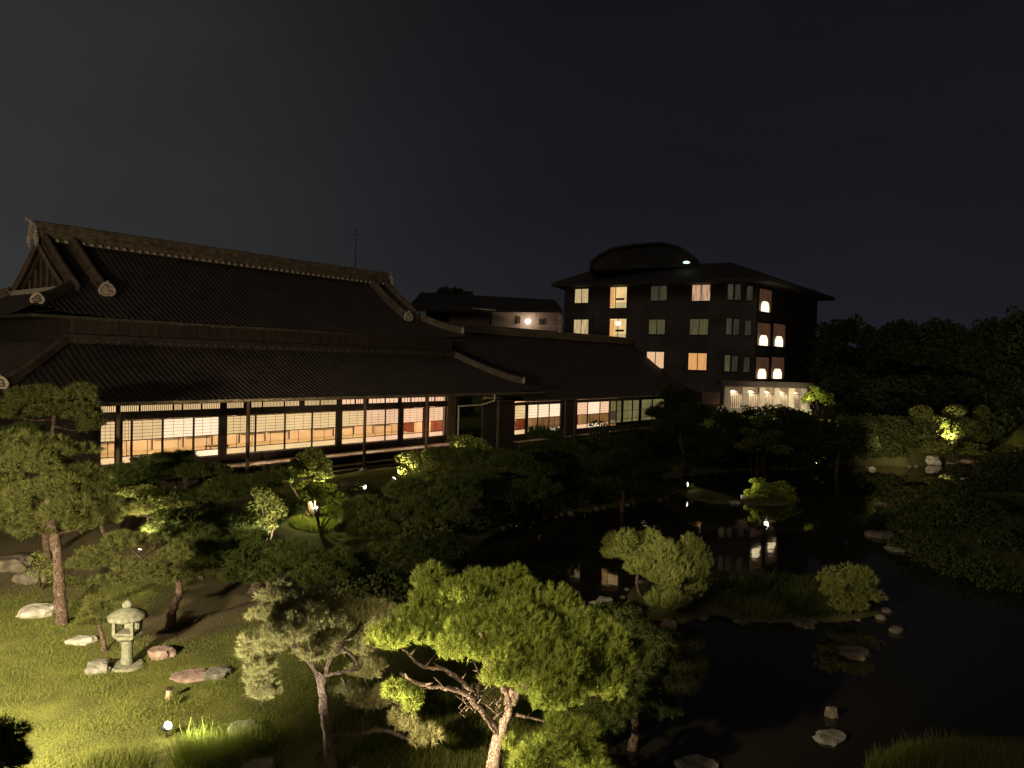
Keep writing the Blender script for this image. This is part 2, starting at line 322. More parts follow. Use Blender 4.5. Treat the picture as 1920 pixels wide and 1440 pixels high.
def padpoints(pads, dens, lumps=9, under=.35, lrad=.42):
    """pads: (center Vector, rx, ry, rz). Points on lumps spread over every pad."""
    P, A = [], []
    for c, rx, ry, rz in pads:
        c = np.array(c); area = rx*ry+rx*rz+ry*rz
        K = max(4, int(lumps)); d = unit(RNG.normal(size=(K, 3))); d[:, 2] = np.where(d[:, 2] < 0, d[:, 2]*under, d[:, 2])
        lc = c+d*np.array([rx, ry, rz])*RNG.uniform(.45, .85, (K, 1)); lr = np.array([rx, ry, rz])*lrad
        n = max(10, int(dens*area*4)); i = RNG.integers(0, K, n)
        dd = unit(RNG.normal(size=(n, 3))); dd[:, 2] = np.where(dd[:, 2] < 0, dd[:, 2]*under, dd[:, 2])
        rr = RNG.uniform(.55, 1.05, (n, 1))**.5
        P.append(lc[i]+dd*lr*rr); A.append(dd*np.array([1, 1, 1])+np.array([0, 0, .7]))
    return np.vstack(P), np.vstack(A)
def wig(pts, amp):
    o = []
    for i, p in enumerate(pts): o.append(Vector(p)+Vector((random.uniform(-1, 1), random.uniform(-1, 1), random.uniform(-.5, .5)))*amp*(0 if i in (0,) else 1))
    return o
def curve(pts, n=4):
    pts = [Vector(p) for p in pts]; P = [pts[0]*2-pts[1]]+pts+[pts[-1]*2-pts[-2]]; o = []
    for i in range(1, len(P)-2):
        for k in range(n):
            t = k/n; a, b, c, d = P[i-1], P[i], P[i+1], P[i+2]
            o.append(.5*((2*b)+(c-a)*t+(2*a-5*b+4*c-d)*t*t+(3*b-a-3*c+d)*t**3))
    o.append(pts[-1]); return o
def pads_from_px(lst, Y):
    r = []
    for px, py, hw, hh, dy in lst:
        y = Y+dy; c = DP(px, py, y); rx = hw*y/F; r.append((c, rx, max(rx*.75, .12), hh*y/F*1.18))
    return r
def pine(label, cat, base, Y, padpx, mat, bark, dens=90, nn=14, L=.13, w=.011, spread=1.0, trunk=None, r0=.14, limbs=None, group=None, name='pine_tree', lumps=9, shoot=0.0, lrad=.42):
    pads = pads_from_px(padpx, Y); T = thing(name, label, cat, base, group=group)
    cx = sum((p[0] for p in pads), Vector())/len(pads)
    if trunk is None:
        h = cx.z-base.z; trunk = [base-Vector((0, 0, .25)), base+(cx-base)*.3+Vector((random.uniform(-.12, .12)*h*.5, 0, 0)), base+(cx-base)*.65+Vector((random.uniform(-.12, .12)*h*.5, 0, 0)), cx-Vector((0, 0, .1))]
    tp = wig(curve(trunk, 7), r0*.10); n = len(tp); b = MB(); b.tube(tp, [r0*(1-.62*i/(n-1))*random.uniform(.88, 1.14) for i in range(n)], 11); b.build('trunk', bark, T, base, True)
    if limbs is None:
        limbs = []
        for c, rx, ry, rz in pads:
            j = min(range(n), key=lambda i: (tp[i]-c).length+abs(i/n-.75)*.6) if n > 2 else 0
            s = tp[j]; mid = (s+c)/2+Vector((0, 0, -.12*(c-s).length)); limbs.append(([s, mid, c-Vector((0, 0, rz*.3))], r0*.32))
    for pts, r in limbs:
        cp = wig(curve(wig(pts, r*.6), 6), r*.22); b = MB(); b.tube(cp, [r*(1-.75*i/(len(cp)-1))*random.uniform(.82, 1.22) for i in range(len(cp))], 8)
        for j in range(3, len(cp)-1, 5):
            q_ = cp[j]; b.tube([q_, q_+Vector((random.uniform(-1, 1), random.uniform(-1, 1), random.uniform(0, 1.2))).normalized()*r*random.uniform(2, 5)], [r*.35, r*.1], 5); b.build('branch', bark, T, base, True)
    P, A = padpoints(pads, dens, lumps, .35, lrad)
    V = needles(P, unit(A)+np.array([0, 0, .6])*(shoot > 0), nn, L, w, spread, shoot); o = fast('crown', V, 3, mat, T, base)
    return T
def shrub(label, base, Y, padpx, mat, dens=250, size=.06, flat=.4, name='shrub', cat='shrub', group=None, lumps=10, stem=.05, single=False):
    pads = pads_from_px(padpx, Y); T = thing(name, label, cat, base, group=group)
    b = MB()
    if single:
        cc = sum((p[0] for p in pads), Vector())/len(pads); cp = curve([base-Vector((0, 0, .3)), base*.5+cc*.5, cc], 3); b.tube(cp, [stem*(1-.6*i/(len(cp)-1)) for i in range(len(cp))], 7)
    for c, rx, ry, rz in ([] if single else pads):
        cp = curve([base-Vector((0, 0, .15)), base*.5+c*.5+Vector((random.uniform(-.1, .1), 0, 0)), c], 3); b.tube(cp, [stem*(1-.6*i/(len(cp)-1)) for i in range(len(cp))], 6)
    b.build('stem', M['bark'], T, base, True)
    P, A = padpoints(pads, dens, lumps, .8); fast('crown', leaves(P, size, flat), 4, mat, T, base); return T
from mathutils import noise as mnoise
def rock(label, c, rx, ry, rz, mat, name='rock', seed=None, rot=None, parent=None):
    me = bpy.data.meshes.new(name); import bmesh
    bm = bmesh.new(); bmesh.ops.create_icosphere(bm, subdivisions=3, radius=1)
    sd = Vector((random.random()*50, random.random()*50, 3))
    for v in bm.verts:
        d = v.co.normalized(); k = 1+.42*mnoise.noise(d*1.3+sd)+.20*mnoise.noise(d*3.1+sd)+.07*mnoise.noise(d*8+sd)
        # chisel into facets
        v.co = Vector((d.x*rx, d.y*ry, d.z*rz))*k
        if v.co.z > rz*.62: v.co.z = rz*.62+(v.co.z-rz*.62)*.3
    bm.to_mesh(me); bm.free(); me.materials.append(mat); o = bpy.data.objects.new(name, me); COL.objects.link(o); o.location = c
    o.rotation_euler = (0, 0, rot if rot is not None else random.uniform(0, 1)); tag(o, label, 'rock'); return o
def light(name, kind, loc, power, color, parent=None, org=None, target=None, size=.1, spot=60, blend=.6):
    d = bpy.data.lights.new(name, kind); d.energy = power; d.color = color
    if kind in ('POINT', 'SPOT'): d.shadow_soft_size = size
    if kind == 'AREA': d.size = size
    if kind == 'SPOT': d.spot_size = math.radians(spot); d.spot_blend = blend
    o = bpy.data.objects.new(name, d); COL.objects.link(o); loc = Vector(loc)
    if target is not None: o.rotation_euler = (Vector(target)-loc).to_track_quat('-Z', 'Y').to_euler()
    elif kind == 'AREA': o.rotation_euler = (0, 0, 0)
    o.location = loc-Vector(org) if org is not None else loc
    if parent: o.parent = parent
    return o
WARM = (1.0, .86, .58); WHITE = (1.0, .93, .76)
def spotlamp(label, base, target, power, cone=70, col=WARM, bulb='bulb_small', s=1.0, h=.28, group='ground spotlights in the garden', size=.06):
    T = thing('garden_spotlight', label, 'spotlight', base, group=group); d = (Vector(target)-Vector(base)); d.normalize()
    c = Vector(base)+Vector((0, 0, h)); b = MB(); b.tube([Vector(base)-Vector((0, 0, .1)), c], .018*s, 6); b.build('stake', M['metal'], T, base)
    b = MB(); b.tube([c-d*.14*s, c-d*.05*s, c+d*.05*s], [.035*s, .07*s, .085*s], 12); b.build('housing', M['metal'], T, base, True)
    b = MB(); b.tube([c+d*.05*s, c+d*.075*s, c+d*.09*s], [.08*s, .06*s, .02*s], 12); b.build('lens', M[bulb], T, base, True)
    light('spot_beam', 'SPOT', c+d*(.11*s), power, col, T, base, c+d*3, size, cone, .7); return T

# ------------------------------------------------------------------ ground, water, horizon
def build_ground():
    xs = np.arange(-48, 72, .45); ys = np.arange(4, 112, .45); X, Yg = np.meshgrid(xs, ys); P = np.stack([X.ravel(), Yg.ravel()], 1)
    z = terrain(P); s = landdist(P); v = np.column_stack([P, z]); nx, ny = len(xs), len(ys)
    i = (np.arange(ny-1)[:, None]*nx+np.arange(nx-1)[None, :]).ravel(); f = np.stack([i, i+1, i+nx+1, i+nx], 1).astype(np.int32)
    me = bpy.data.meshes.new('ground'); me.vertices.add(len(v)); me.vertices.foreach_set('co', v.astype(np.float32).ravel()); me.loops.add(f.size); me.loops.foreach_set('vertex_index', f.ravel())
    me.polygons.add(len(f)); me.polygons.foreach_set('loop_start', np.arange(0, f.size, 4, dtype=np.int32)); me.update(calc_edges=True); me.materials.append(M['ground']); me.shade_smooth()
    soil = np.clip(1-s/1.0, 0, 1)*(s > -5)*.7
    for px, py, r in [(340,1170,2.2),(430,1120,2.8),(70,1030,3.5),(20,1100,1.5),(120,1080,2.5),(520,1100,4),(300,1000,5),(900,950,5),(450,880,4)]:
        g = ground(px, py); soil = np.maximum(soil, ss(1.3-np.hypot(P[:, 0]-g.x, (P[:, 1]-g.y)*.8)/r))
    a = me.attributes.new('soil', 'FLOAT', 'POINT'); a.data.foreach_set('value', soil.astype(np.float32))
    o = bpy.data.objects.new('ground', me); COL.objects.link(o); tag(o, kind='structure')
    b = MB(); R = 900; b.v = [(-48,4,.0),(71.5,4,.0),(71.5,111.5,.0),(-48,111.5,.0),(-R,-R,0),(R,-R,0),(R,R,0),(-R,R,0)]; b.v = [(x, y, -.06) for x, y, _ in b.v]
    b.f = [(0,1,5,4),(1,2,6,5),(2,3,7,6),(3,0,4,7)]; o = b.build('terrain', M['ground']); tag(o, kind='structure')
    mn = POND.min(0)-1; mx = POND.max(0)+1; b = MB(); b.poly([(mn[0], mn[1], WATER), (mx[0], mn[1], WATER), (mx[0], mx[1], WATER), (mn[0], mx[1], WATER)]); tag(b.build('pond_water', M['water']), kind='structure')
build_ground()

# ------------------------------------------------------------------ main hall (local frame: x along the front, y to the back)
A0, Q0 = 15.0, 33.8
def hall_frame(name, label, a0, q0, z0):
    p = U*a0+W*q0; return thing(name, label, 'building', (p.x, p.y, z0), math.pi/2-TH)
HALL = hall_frame('main_hall', 'long tiled Japanese hall with lit paper screens under a huge hip and gable roof', A0, Q0, .8)
def HB(mb, name, mat, parent=None, smooth=False, root=None, o=(A0, Q0, .8)):
    mb.v = [(x-o[0], y-o[1], z-o[2]) for x, y, z in mb.v]; return mb.build(name, mat, parent or root or HALL, None, smooth)
def roof_face(mb, O, e, i, Ln, run, rise, hl, hr, tg=1.0, c=.3, rib=.30, rows=9, lift=.0, ribh=.036):
    """O eave corner; e along the eave; i inwards (both 2d in a,q)."""
    n = int(Ln/rib); cols = []
    for k in range(n):
        s = k*rib
        cols += [(s, 0), (s+rib*.55, 0), (s+rib*.62, ribh), (s+rib*.9, ribh)]
    cols.append((Ln, 0)); n0 = len(mb.v)
    for s, h in cols:
        tm = 1.0
        if hl > 0 and s < hl: tm = min(tm, s/hl*tg)
        if hr > 0 and Ln-s < hr: tm = min(tm, (Ln-s)/hr*tg)
        for r in range(rows):
            t = tm*r/(rows-1); ed = min(s, Ln-s); lf = lift*max(0, 1-ed/3.5)**2*(1-t)
            mb.v.append((O[0]+e[0]*s+i[0]*run*t, O[1]+e[1]*s+i[1]*run*t, O[2]+rise*((1-c)*t+c*t*t)+h+lf))
    for a in range(len(cols)-1):
        for r in range(rows-1):
            x = n0+a*rows+r; mb.f.append((x, x+rows, x+rows+1, x+1))
def rz_(t, rise, c=.3): return rise*((1-c)*t+c*t*t)
# lower roof ring
LE_Q, LE_Z, LT_Q, LT_Z = 32.6, 5.4, 37.5, 7.9
LA0, LA1 = 14.2, 40.4; LQB = 49.0                                   # inner rectangle
d = LT_Q-LE_Q
low = MB()
roof_face(low, (LA0-d, LE_Q, LE_Z), (1, 0), (0, 1), LA1-LA0+2*d, d, LT_Z-LE_Z, d, d, lift=.35)
roof_face(low, (LA0-d, LQB+d, LE_Z), (0, -1), (1, 0), LQB-LT_Q+2*d, d, LT_Z-LE_Z, d, d, lift=.35)
roof_face(low, (LA1+d, LE_Q, LE_Z), (0, 1), (-1, 0), LQB-LT_Q+2*d, d, LT_Z-LE_Z, d, d, lift=.35)
roof_face(low, (LA1+d, LQB+d, LE_Z), (-1, 0), (0, -1), LA1-LA0+2*d, d, LT_Z-LE_Z, d, d, lift=.35)
LOWROOF = HB(low, 'lower_roof', M['roof'])
# upper roof: hip and gable
RA0, RA1, RQ, RZ = 14.8, 38.5, 42.8, 13.15; UE_Q, UE_Z = 36.3, 9.1; UH = 2.5; TG = .40
run = RQ-UE_Q; rise = RZ-UE_Z
upm = MB(); Lf = RA1-RA0+2*UH
roof_face(upm, (RA0-UH, UE_Q, UE_Z), (1, 0), (0, 1), Lf, run, rise, UH, UH, TG, lift=.4)
roof_face(upm, (RA1+UH, RQ*2-UE_Q, UE_Z), (-1, 0), (0, -1), Lf, run, rise, UH, UH, TG, lift=.4)
gr = rz_(TG, rise)
for A_, e_, i_, q_ in ((RA0-UH, -1, 1, 2*RQ-UE_Q), (RA1+UH, 1, -1, UE_Q)):
    roof_face(upm, (A_, q_, UE_Z), (0, e_), (i_, 0), 2*run, UH, gr, run*TG, run*TG, 1.0, c=.1, lift=.4)
UPROOF = HB(upm, 'upper_roof', M['roof'])
def ridge(a, b, w, h, mb=None, steps=1, sagf=None):
    mb = mb or MB(); a = Vector(a); b = Vector(b)
    d = (b-a); s = Vector((-d.y, d.x, 0)).normalized()*(w/2)
    for lo, hi, k in ((-.05, h*.45, 1.0), (h*.45, h*.55, 1.25), (h*.55, h*.85, .85)):
        n = len(mb.v); z0 = Vector((0, 0, lo)); z1 = Vector((0, 0, hi)); t = s*k
        mb.v += [tuple(p) for p in (a-t+z0, a+t+z0, b+t+z0, b-t+z0, a-t+z1, a+t+z1, b+t+z1, b-t+z1)]
        mb.f += [tuple(n+i for i in q) for q in ((3,2,1,0),(4,5,6,7),(0,1,5,4),(1,2,6,5),(2,3,7,6),(3,0,4,7))]
    mb.tube([a+Vector((0, 0, h*.9)), b+Vector((0, 0, h*.9))], w*.36, 8); return mb
HB(ridge((RA0-.2, RQ, RZ), (RA1+.2, RQ, RZ), .60, .82), 'main_ridge', M['ridge'], UPROOF)
UPROOF_ = UPROOF
# small round tiles along the ridges (bright dots in the lamp light)
tm = MB(); tm.tube([(0, 0, 0), (0, -.10, -.02)], .085, 8); proto = HB(tm, 'ridge_tile', M['tileend'], UPROOF, o=(0, 0, 0)); first = True
loc = lambda a, q, z: (a-A0, q-Q0, z-.8)
na = int((RA1-RA0)/.42)
for i in range(na):
    L_ = loc(RA0+.3+i*.42, RQ-.42, RZ+.02)
    if i == 0: proto.location = L_
    else: share(proto, 'ridge_tile', UPROOF, L_)
HB(ridge((LA0, LT_Q-.1, LT_Z), (LA1, LT_Q-.1, LT_Z), .34, .32), 'wall_ridge', M['roof'], LOWROOF)
tm = MB(); tm.tube([(0, 0, 0), (0, -.06, -.02)], .055, 7); proto2 = HB(tm, 'ridge_tile', M['hipridge'], LOWROOF, o=(0, 0, 0))
for i in range(int((LA1-LA0)/.5)):
    L_ = loc(LA0+.2+i*.5, LT_Q-.29, LT_Z+.10)
    if i == 0: proto2.location = L_
    else: share(proto2, 'ridge_tile', LOWROOF, L_)
# hips
def hipline(a0, q0, a1, q1, z0, rise_, c, lift, w, h, parent, n=8, tmax=.92, tscale=1.0):
    pts = []
    for k in range(n+1):
        t = (k/n)*tmax+(1-tmax); ed = t*min(abs(a1-a0), abs(q1-q0)); lf = lift*max(0, 1-ed/3.5)**2*(1-t)
        pts.append(Vector((a0+(a1-a0)*t, q0+(q1-q0)*t, z0+rz_(t*tscale, rise_, c)+lf)))
    mb = MB()
    for k in range(n): ridge(pts[k], pts[k+1], w, h, mb)
    HB(mb, 'hip_ridge', M['hipridge'], parent); return pts
ends = []
for (a0, q0, a1, q1) in ((LA0-d, LE_Q, LA0, LT_Q), (LA1+d, LE_Q, LA1, LT_Q), (LA0-d, LQB+d, LA0, LQB), (LA1+d, LQB+d, LA1, LQB)):
    p = hipline(a0, q0, a1, q1, LE_Z, LT_Z-LE_Z, .3, .35, .34, .36, LOWROOF, tmax=.78); ends.append((p[0], .34, LOWROOF))
for (a0, s) in ((RA0-UH, 1), (RA1+UH, -1)):
    for q0, t in ((UE_Q, 1), (2*RQ-UE_Q, -1)):
        p = hipline(a0, q0, a0+s*UH, q0+t*run*TG, UE_Z, rise, .3, .4, .36, .4, UPROOF, tmax=.85, tscale=TG); ends.append((p[0], .36, UPROOF))
# descending ridges on front and back slopes near the gable ends
vend = []
for a_, s in ((RA0+.25, 1), (RA1-.25, -1)):
    for off in (0, 1.35*s):
        for sgn in (1, -1):
            mb = MB(); prev = None
            t0 = TG*1.0 if off == 0 else TG*.92
            for k in range(9):
                t = t0+(1-t0)*k/8; p = Vector((a_+off, RQ-sgn*(RQ-(UE_Q+run*t)), UE_Z+rz_(t, rise)+.04))
                if prev is not None: ridge(prev, p, .42, .42, mb)
                else: st = p
                prev = p
            HB(mb, 'descending_ridge', M['hipridge'], UPROOF)
            if off != 0 and sgn == 1: vend.append((st, .62, UPROOF))
def onigawara(sz, big=False):
    mb = MB(); n = 18; pts = []
    for k in range(n):
        t = 2*math.pi*k/n; r = sz*(1+.10*math.cos(3*t+1.57)+(.16 if math.sin(t) > .3 else 0)*0); pts.append((r*1.05*math.cos(t), 0, r*.88*math.sin(t)))
    for k in range(n): mb.tube([pts[k], pts[(k+1) % n]], sz*.20, 7)
    mb.lathe((0, 0, 0), [(sz*.2, 0)], 3) if False else None
    mb.box((-sz*.8, .02, -sz*.6), (sz*.8, .14, sz*.6))
    mb.tube([(-sz*.35, -.02, sz*.25), (-sz*.35, -.14, sz*.25)], sz*.12, 7); mb.tube([(sz*.35, -.02, sz*.25), (sz*.35, -.14, sz*.25)], sz*.12, 7)
    mb.tube([(-sz*.45, -.06, -sz*.25), (0, -.12, -sz*.1), (sz*.45, -.06, -sz*.25)], sz*.10, 6)
    mb.tube([(0, 0, sz*.85), (0, -.25*sz, sz*1.25)], sz*.18, 8)
    if big:
        for s in (-1, 1):
            mb.tube([(s*sz*.9, 0, -sz*.5), (s*sz*1.2, 0, -sz*1.3), (s*sz*.95, 0, -sz*1.9)], [sz*.35, sz*.28, sz*.1], 7)
        mb.tube([(0, 0, sz*.7), (0, -.3*sz, sz*1.2), (0, -.8*sz, sz*1.45)], [sz*.24, sz*.24, sz*.18], 8)
    return mb
for i, (p, s, par) in enumerate(vend): 
    o = HB(onigawara(.34), 'onigawara', M['oni'], par, o=(0, 0, 0)); o.location = loc(p.x, p.y-.12, p.z+.22)
for p, s, par in ends:
    ang = math.atan2(p.y-(RQ if par is UPROOF else 43), p.x-26)
    o = HB(onigawara(.25), 'onigawara', M['oni'], par, o=(0, 0, 0)); o.location = loc(p.x, p.y, p.z+.2)
    sx = -1 if p.x < 26 else 1; o.rotation_euler = (0, 0, -math.pi/4 if (sx < 0) == (p.y < RQ) else math.pi/4)
for a_, s in ((RA0-.25, -1), (RA1+.25, 1)):
    o = HB(onigawara(.42, True), 'onigawara', M['oni'], UPROOF, o=(0, 0, 0)); o.location = loc(a_, RQ, RZ+.40); o.rotation_euler = (0, 0, -math.pi/2 if s < 0 else math.pi/2)
# gable walls with barge boards
for a_ in (RA0+.45, RA1-.45):
    mb = MB(); zb = UE_Z+gr-.1; hw = run*(1-TG)
    pts = [(a_, RQ-hw, zb)]+[(a_, RQ-hw*(1-k/6), UE_Z+rz_(TG+(1-TG)*k/6, rise)-.12) for k in range(7)]+[(a_, RQ+hw*(1-k/6), UE_Z+rz_(TG+(1-TG)*k/6, rise)-.12) for k in range(5, -1, -1)]
    mb.poly(pts[1:]); HB(mb, 'gable_wall', M['wood'])
    for k in range(9):                                    # lattice on the gable
        qq = RQ-hw*.8+hw*1.6*k/8; t = 1-abs(qq-RQ)/run; mb = MB(); s = -.08 if a_ < 26 else .08
        mb.box((a_+min(0, s), qq-.05, zb), (a_+max(0, s), qq+.05, UE_Z+rz_(t, rise)-.2)); HB(mb, 'gable_slat', M['wood2'])
for a_ in (RA0-.02, RA1+.02):
    for sgn in (1, -1):
        mb = MB(); pr = None
        for k in range(9):
            t = TG+(1-TG)*k/8; p = (a_, RQ-sgn*run*(1-t), UE_Z+rz_(t, rise)-.18)
            if pr: mb.tube([pr, p], .13, 4)
            pr = p
        HB(mb, 'barge_board', M['wood2'])
mb = MB(); mb.box((RA0-.1, RQ-run*(1-TG)-.1, UE_Z+gr-.05), (RA0+.1, RQ+run*(1-TG)+.1, UE_Z+gr+.22)); HB(mb, 'gable_ridge', M['oni'], UPROOF)
# walls between the roofs, eave boards and soffits
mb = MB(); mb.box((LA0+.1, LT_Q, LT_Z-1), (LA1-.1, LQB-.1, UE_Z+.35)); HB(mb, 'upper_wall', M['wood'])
for k in range(14):
    mb = MB(); a = LA0+.1+(LA1-LA0-.4)*k/13; mb.box((a, LT_Q-.06, LT_Z-.1), (a+.2, LT_Q-.002, UE_Z+.2)); HB(mb, 'wall_post', M['wood'])
mb = MB(); mb.box((RA0-UH-.02, UE_Q-.03, UE_Z-.16), (RA1+UH+.02, UE_Q+.07, UE_Z-.02)); mb.box((RA0-UH-.02, UE_Q+.07, UE_Z-.16), (RA0-UH+.08, 2*RQ-UE_Q, UE_Z-.02)); mb.box((RA1+UH-.08, UE_Q+.07, UE_Z-.16), (RA1+UH+.02, 2*RQ-UE_Q, UE_Z-.02)); HB(mb, 'eave_board', M['wood'])
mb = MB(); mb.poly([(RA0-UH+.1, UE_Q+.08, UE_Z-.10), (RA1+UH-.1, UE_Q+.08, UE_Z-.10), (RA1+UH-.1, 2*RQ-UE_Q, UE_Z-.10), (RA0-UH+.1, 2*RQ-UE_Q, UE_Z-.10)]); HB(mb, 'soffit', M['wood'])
mb = MB(); x0, x1 = LA0-d, LA1+d
mb.box((x0-.02, LE_Q-.04, LE_Z-.17), (x1+.02, LE_Q+.06, LE_Z-.03)); mb.box((x0-.02, LE_Q+.06, LE_Z-.17), (x0+.08, LQB+d, LE_Z-.03)); mb.box((x1-.08, LE_Q+.06, LE_Z-.17), (x1+.02, LQB+d, LE_Z-.03)); HB(mb, 'eave_board', M['wood2'])
mb = MB(); mb.poly([(x0+.1, LE_Q+.08, LE_Z-.08), (x1-.1, LE_Q+.08, LE_Z-.08), (x1-.1, 37.4, LE_Z+.25), (x0+.1, 37.4, LE_Z+.25)]); mb.poly([(x0+.1, 37.41, LE_Z-.05), (15.2, 37.41, LE_Z+.2), (15.2, LQB, LE_Z+.2), (x0+.1, LQB+d, LE_Z-.05)]); HB(mb, 'soffit', M['wood2'])
rm = MB(); rm.box((0, 0, 0), (.09, 3.9, .11)); rp = HB(rm, 'rafter', M['wood2'], o=(0, 0, 0)); nr = 58
for k in range(nr):
    L_ = loc(x0+.4+k*(x1-x0-.9)/(nr-1), LE_Q+.1, LE_Z-.21)
    if k == 0: rp.location = L_; rp.rotation_euler = (math.radians(4.5), 0, 0)
    else: share(rp, 'rafter', HALL, L_)
mb = MB(); mb.tube([(x0, LE_Q-.12, LE_Z-.06), (x1, LE_Q-.12, LE_Z-.06)], .06, 7); HB(mb, 'gutter', M['ridge'])
mb = MB(); a, z = hitq(925, 742, 32.6); mb.tube([(a, LE_Q-.12, LE_Z-.1), (a, LE_Q-.12, LE_Z-.55), (a-.6, LE_Q+.5, LE_Z-.85), (a-2.2, 33.8, LE_Z-.95)], .055, 7); mb.tube([(a-2.2, 33.8, LE_Z-.95), (a-2.2, 33.8, .8)], .05, 7); HB(mb, 'downpipe', M['oni'])
# the glazed front
GQ = 36.6; FZ = 2.12; GT = 4.22; TT = 5.0
aL = hitq(187, 876, GQ)[0]; aR = hitq(832, 818, GQ)[0]
def zg(px, py): return hitq(px, py, GQ)[1]
b = MB(); b.box((aL-.35, GQ-.12, .6), (aL-.02, GQ+.12, TT+.5)); HB(b, 'corner_post', M['wood'])
b = MB(); b.box((aL-.02, GQ-.16, GT+.02), (aR+.1, GQ+.12, GT+.42)); HB(b, 'lintel', M['wood'])
b = MB(); b.box((aL-.02, GQ-.14, FZ-.35), (aR+.1, GQ+.12, FZ-.02)); HB(b, 'sill', M['wood'])
b = MB(); b.box((aL-.02, GQ-.10, TT), (aR+.1, GQ+.12, TT+.55)); HB(b, 'top_beam', M['wood'])
def door(root, org, a0, a1, q, z0, z1, paper, mid='glass', rows=6, cols=3, r1=.47, r0=.17, fr='wood', dark=None):
    """sliding screen: frame, paper above, clear glass band, paper at the foot, each muntin its own piece"""
    w = a1-a0; h = z1-z0; zl = z0+h*r0; zm = z0+h*(1-r1); t = .045
    f = MB()
    for x in (a0, a1-t): f.box((x, q-.03, z0), (x+t, q+.03, z1))
    for z in (z0, zl-.02, zm-.02, z1-t): f.box((a0+t, q-.028, z), (a1-t, q+.028, z+.042))
    D = HB(f, 'sliding_screen', M[fr], root, o=org)
    b = MB(); b.box((a0+t, q+.012, zm+.025), (a1-t, q+.018, z1-t)); HB(b, 'paper_panel', M[paper], D, o=org)
    b = MB(); b.box((a0+t, q+.012, z0+.045), (a1-t, q+.018, zl-.022)); HB(b, 'paper_panel', M[paper], D, o=org)
    b = MB(); b.box((a0+t, q-.003, zl+.024), (a1-t, q+.003, zm-.022))
    HB(b, 'glass_pane' if mid == 'glass' else 'paper_panel', M[mid], D, o=org)
    ph = None
    for k in range(1, rows):
        z = zm+(z1-zm)*k/rows
        b = MB(); b.box((a0+t, q-.012, z-.008), (a1-t, q+.010, z+.008)); HB(b, 'muntin', M[fr], D, o=org)
    for k in range(1, cols):
        x = a0+w*k/cols
        b = MB(); b.box((x-.008, q-.016, zm+.025), (x+.008, q-.0125, z1-t)); HB(b, 'muntin', M[fr], D, o=org)
    for k in (1,):
        x = a0+w*.5
        b = MB(); b.box((x-.014, q-.016, zl+.024), (x+.014, q-.0045, zm-.022)); HB(b, 'muntin', M[fr], D, o=org)
    return D
edges = [187,218,228,247,305,363,410,424,479,534,585,630,640,683,722,748,754,793,799,831]
seq = [(187,217,'papA'),(228,247,'papA'),(247,305,'papA'),(305,363,'papB'),(363,411,'papB'),(424,463,'papA'),(467,534-55,'papA'),(479,534,'papA'),(534,585,'papA'),(585,630,'papA'),(640,683,'papA'),(683,722,'papC'),(722,747,'papC'),(755,793,'papC'),(803,831,'papC')]
org = (A0, Q0, .8)
for p0, p1, pm in seq:
    a0 = hitq(p0, 800, GQ)[0]; a1 = hitq(p1, 800, GQ)[0]
    if a1-a0 > .15: door(HALL, org, a0+.004, a1-.004, GQ, FZ, GT, pm)
for p0, p1 in ((217,228),(411,424),(463,467),(630,640),(747,755),(793,803)):
    a0 = hitq(p0, 800, GQ)[0]; a1 = hitq(p1, 800, GQ)[0]
    b = MB(); b.box((a0+.004, GQ-.09, FZ-.02), (a1-.004, GQ+.09, GT+.02)); HB(b, 'post', M['redwood' if p0 == 793 else 'wood'])
# ranma transom panels with fine vertical bars
tr_edges = [187,219,262,325,342,378,414,424,458,470,492,533,562,570,600,632,640,666,682,690,722,747,752,770,798,815,831]
tseq = list(zip(tr_edges[:-1], tr_edges[1:]))
for i, (p0, p1) in enumerate(tseq):
    a0 = hitq(p0, 755, GQ)[0]; a1 = hitq(p1, 755, GQ)[0]
    if p1-p0 < 14 : 
        b = MB(); b.box((a0+.003, GQ-.08, GT+.42), (a1-.003, GQ+.08, TT)); HB(b, 'transom_post', M['wood']); continue
    f = MB(); f.box((a0, GQ-.03, GT+.42), (a0+.05, GQ+.03, TT)); f.box((a1-.05, GQ-.03, GT+.42), (a1-.003, GQ+.03, TT)); T_ = HB(f, 'transom', M['wood'])
    b = MB(); b.box((a0+.05, GQ+.012, GT+.42), (a1-.05, GQ+.02, TT)); HB(b, 'paper_panel', M['papC' if i > 14 else 'papA'], T_)
    g = MB(); n = max(3, int((a1-a0)/(.10 if i < 16 else .3)))
    for k in range(1, n): x = a0+.05+(a1-a0-.1)*k/n; g.box((x-.014, GQ-.01, GT+.42), (x+.014, GQ+.01, TT))
    o = HB(g, 'lattice', M['wood2'], T_); o['kind'] = 'stuff'
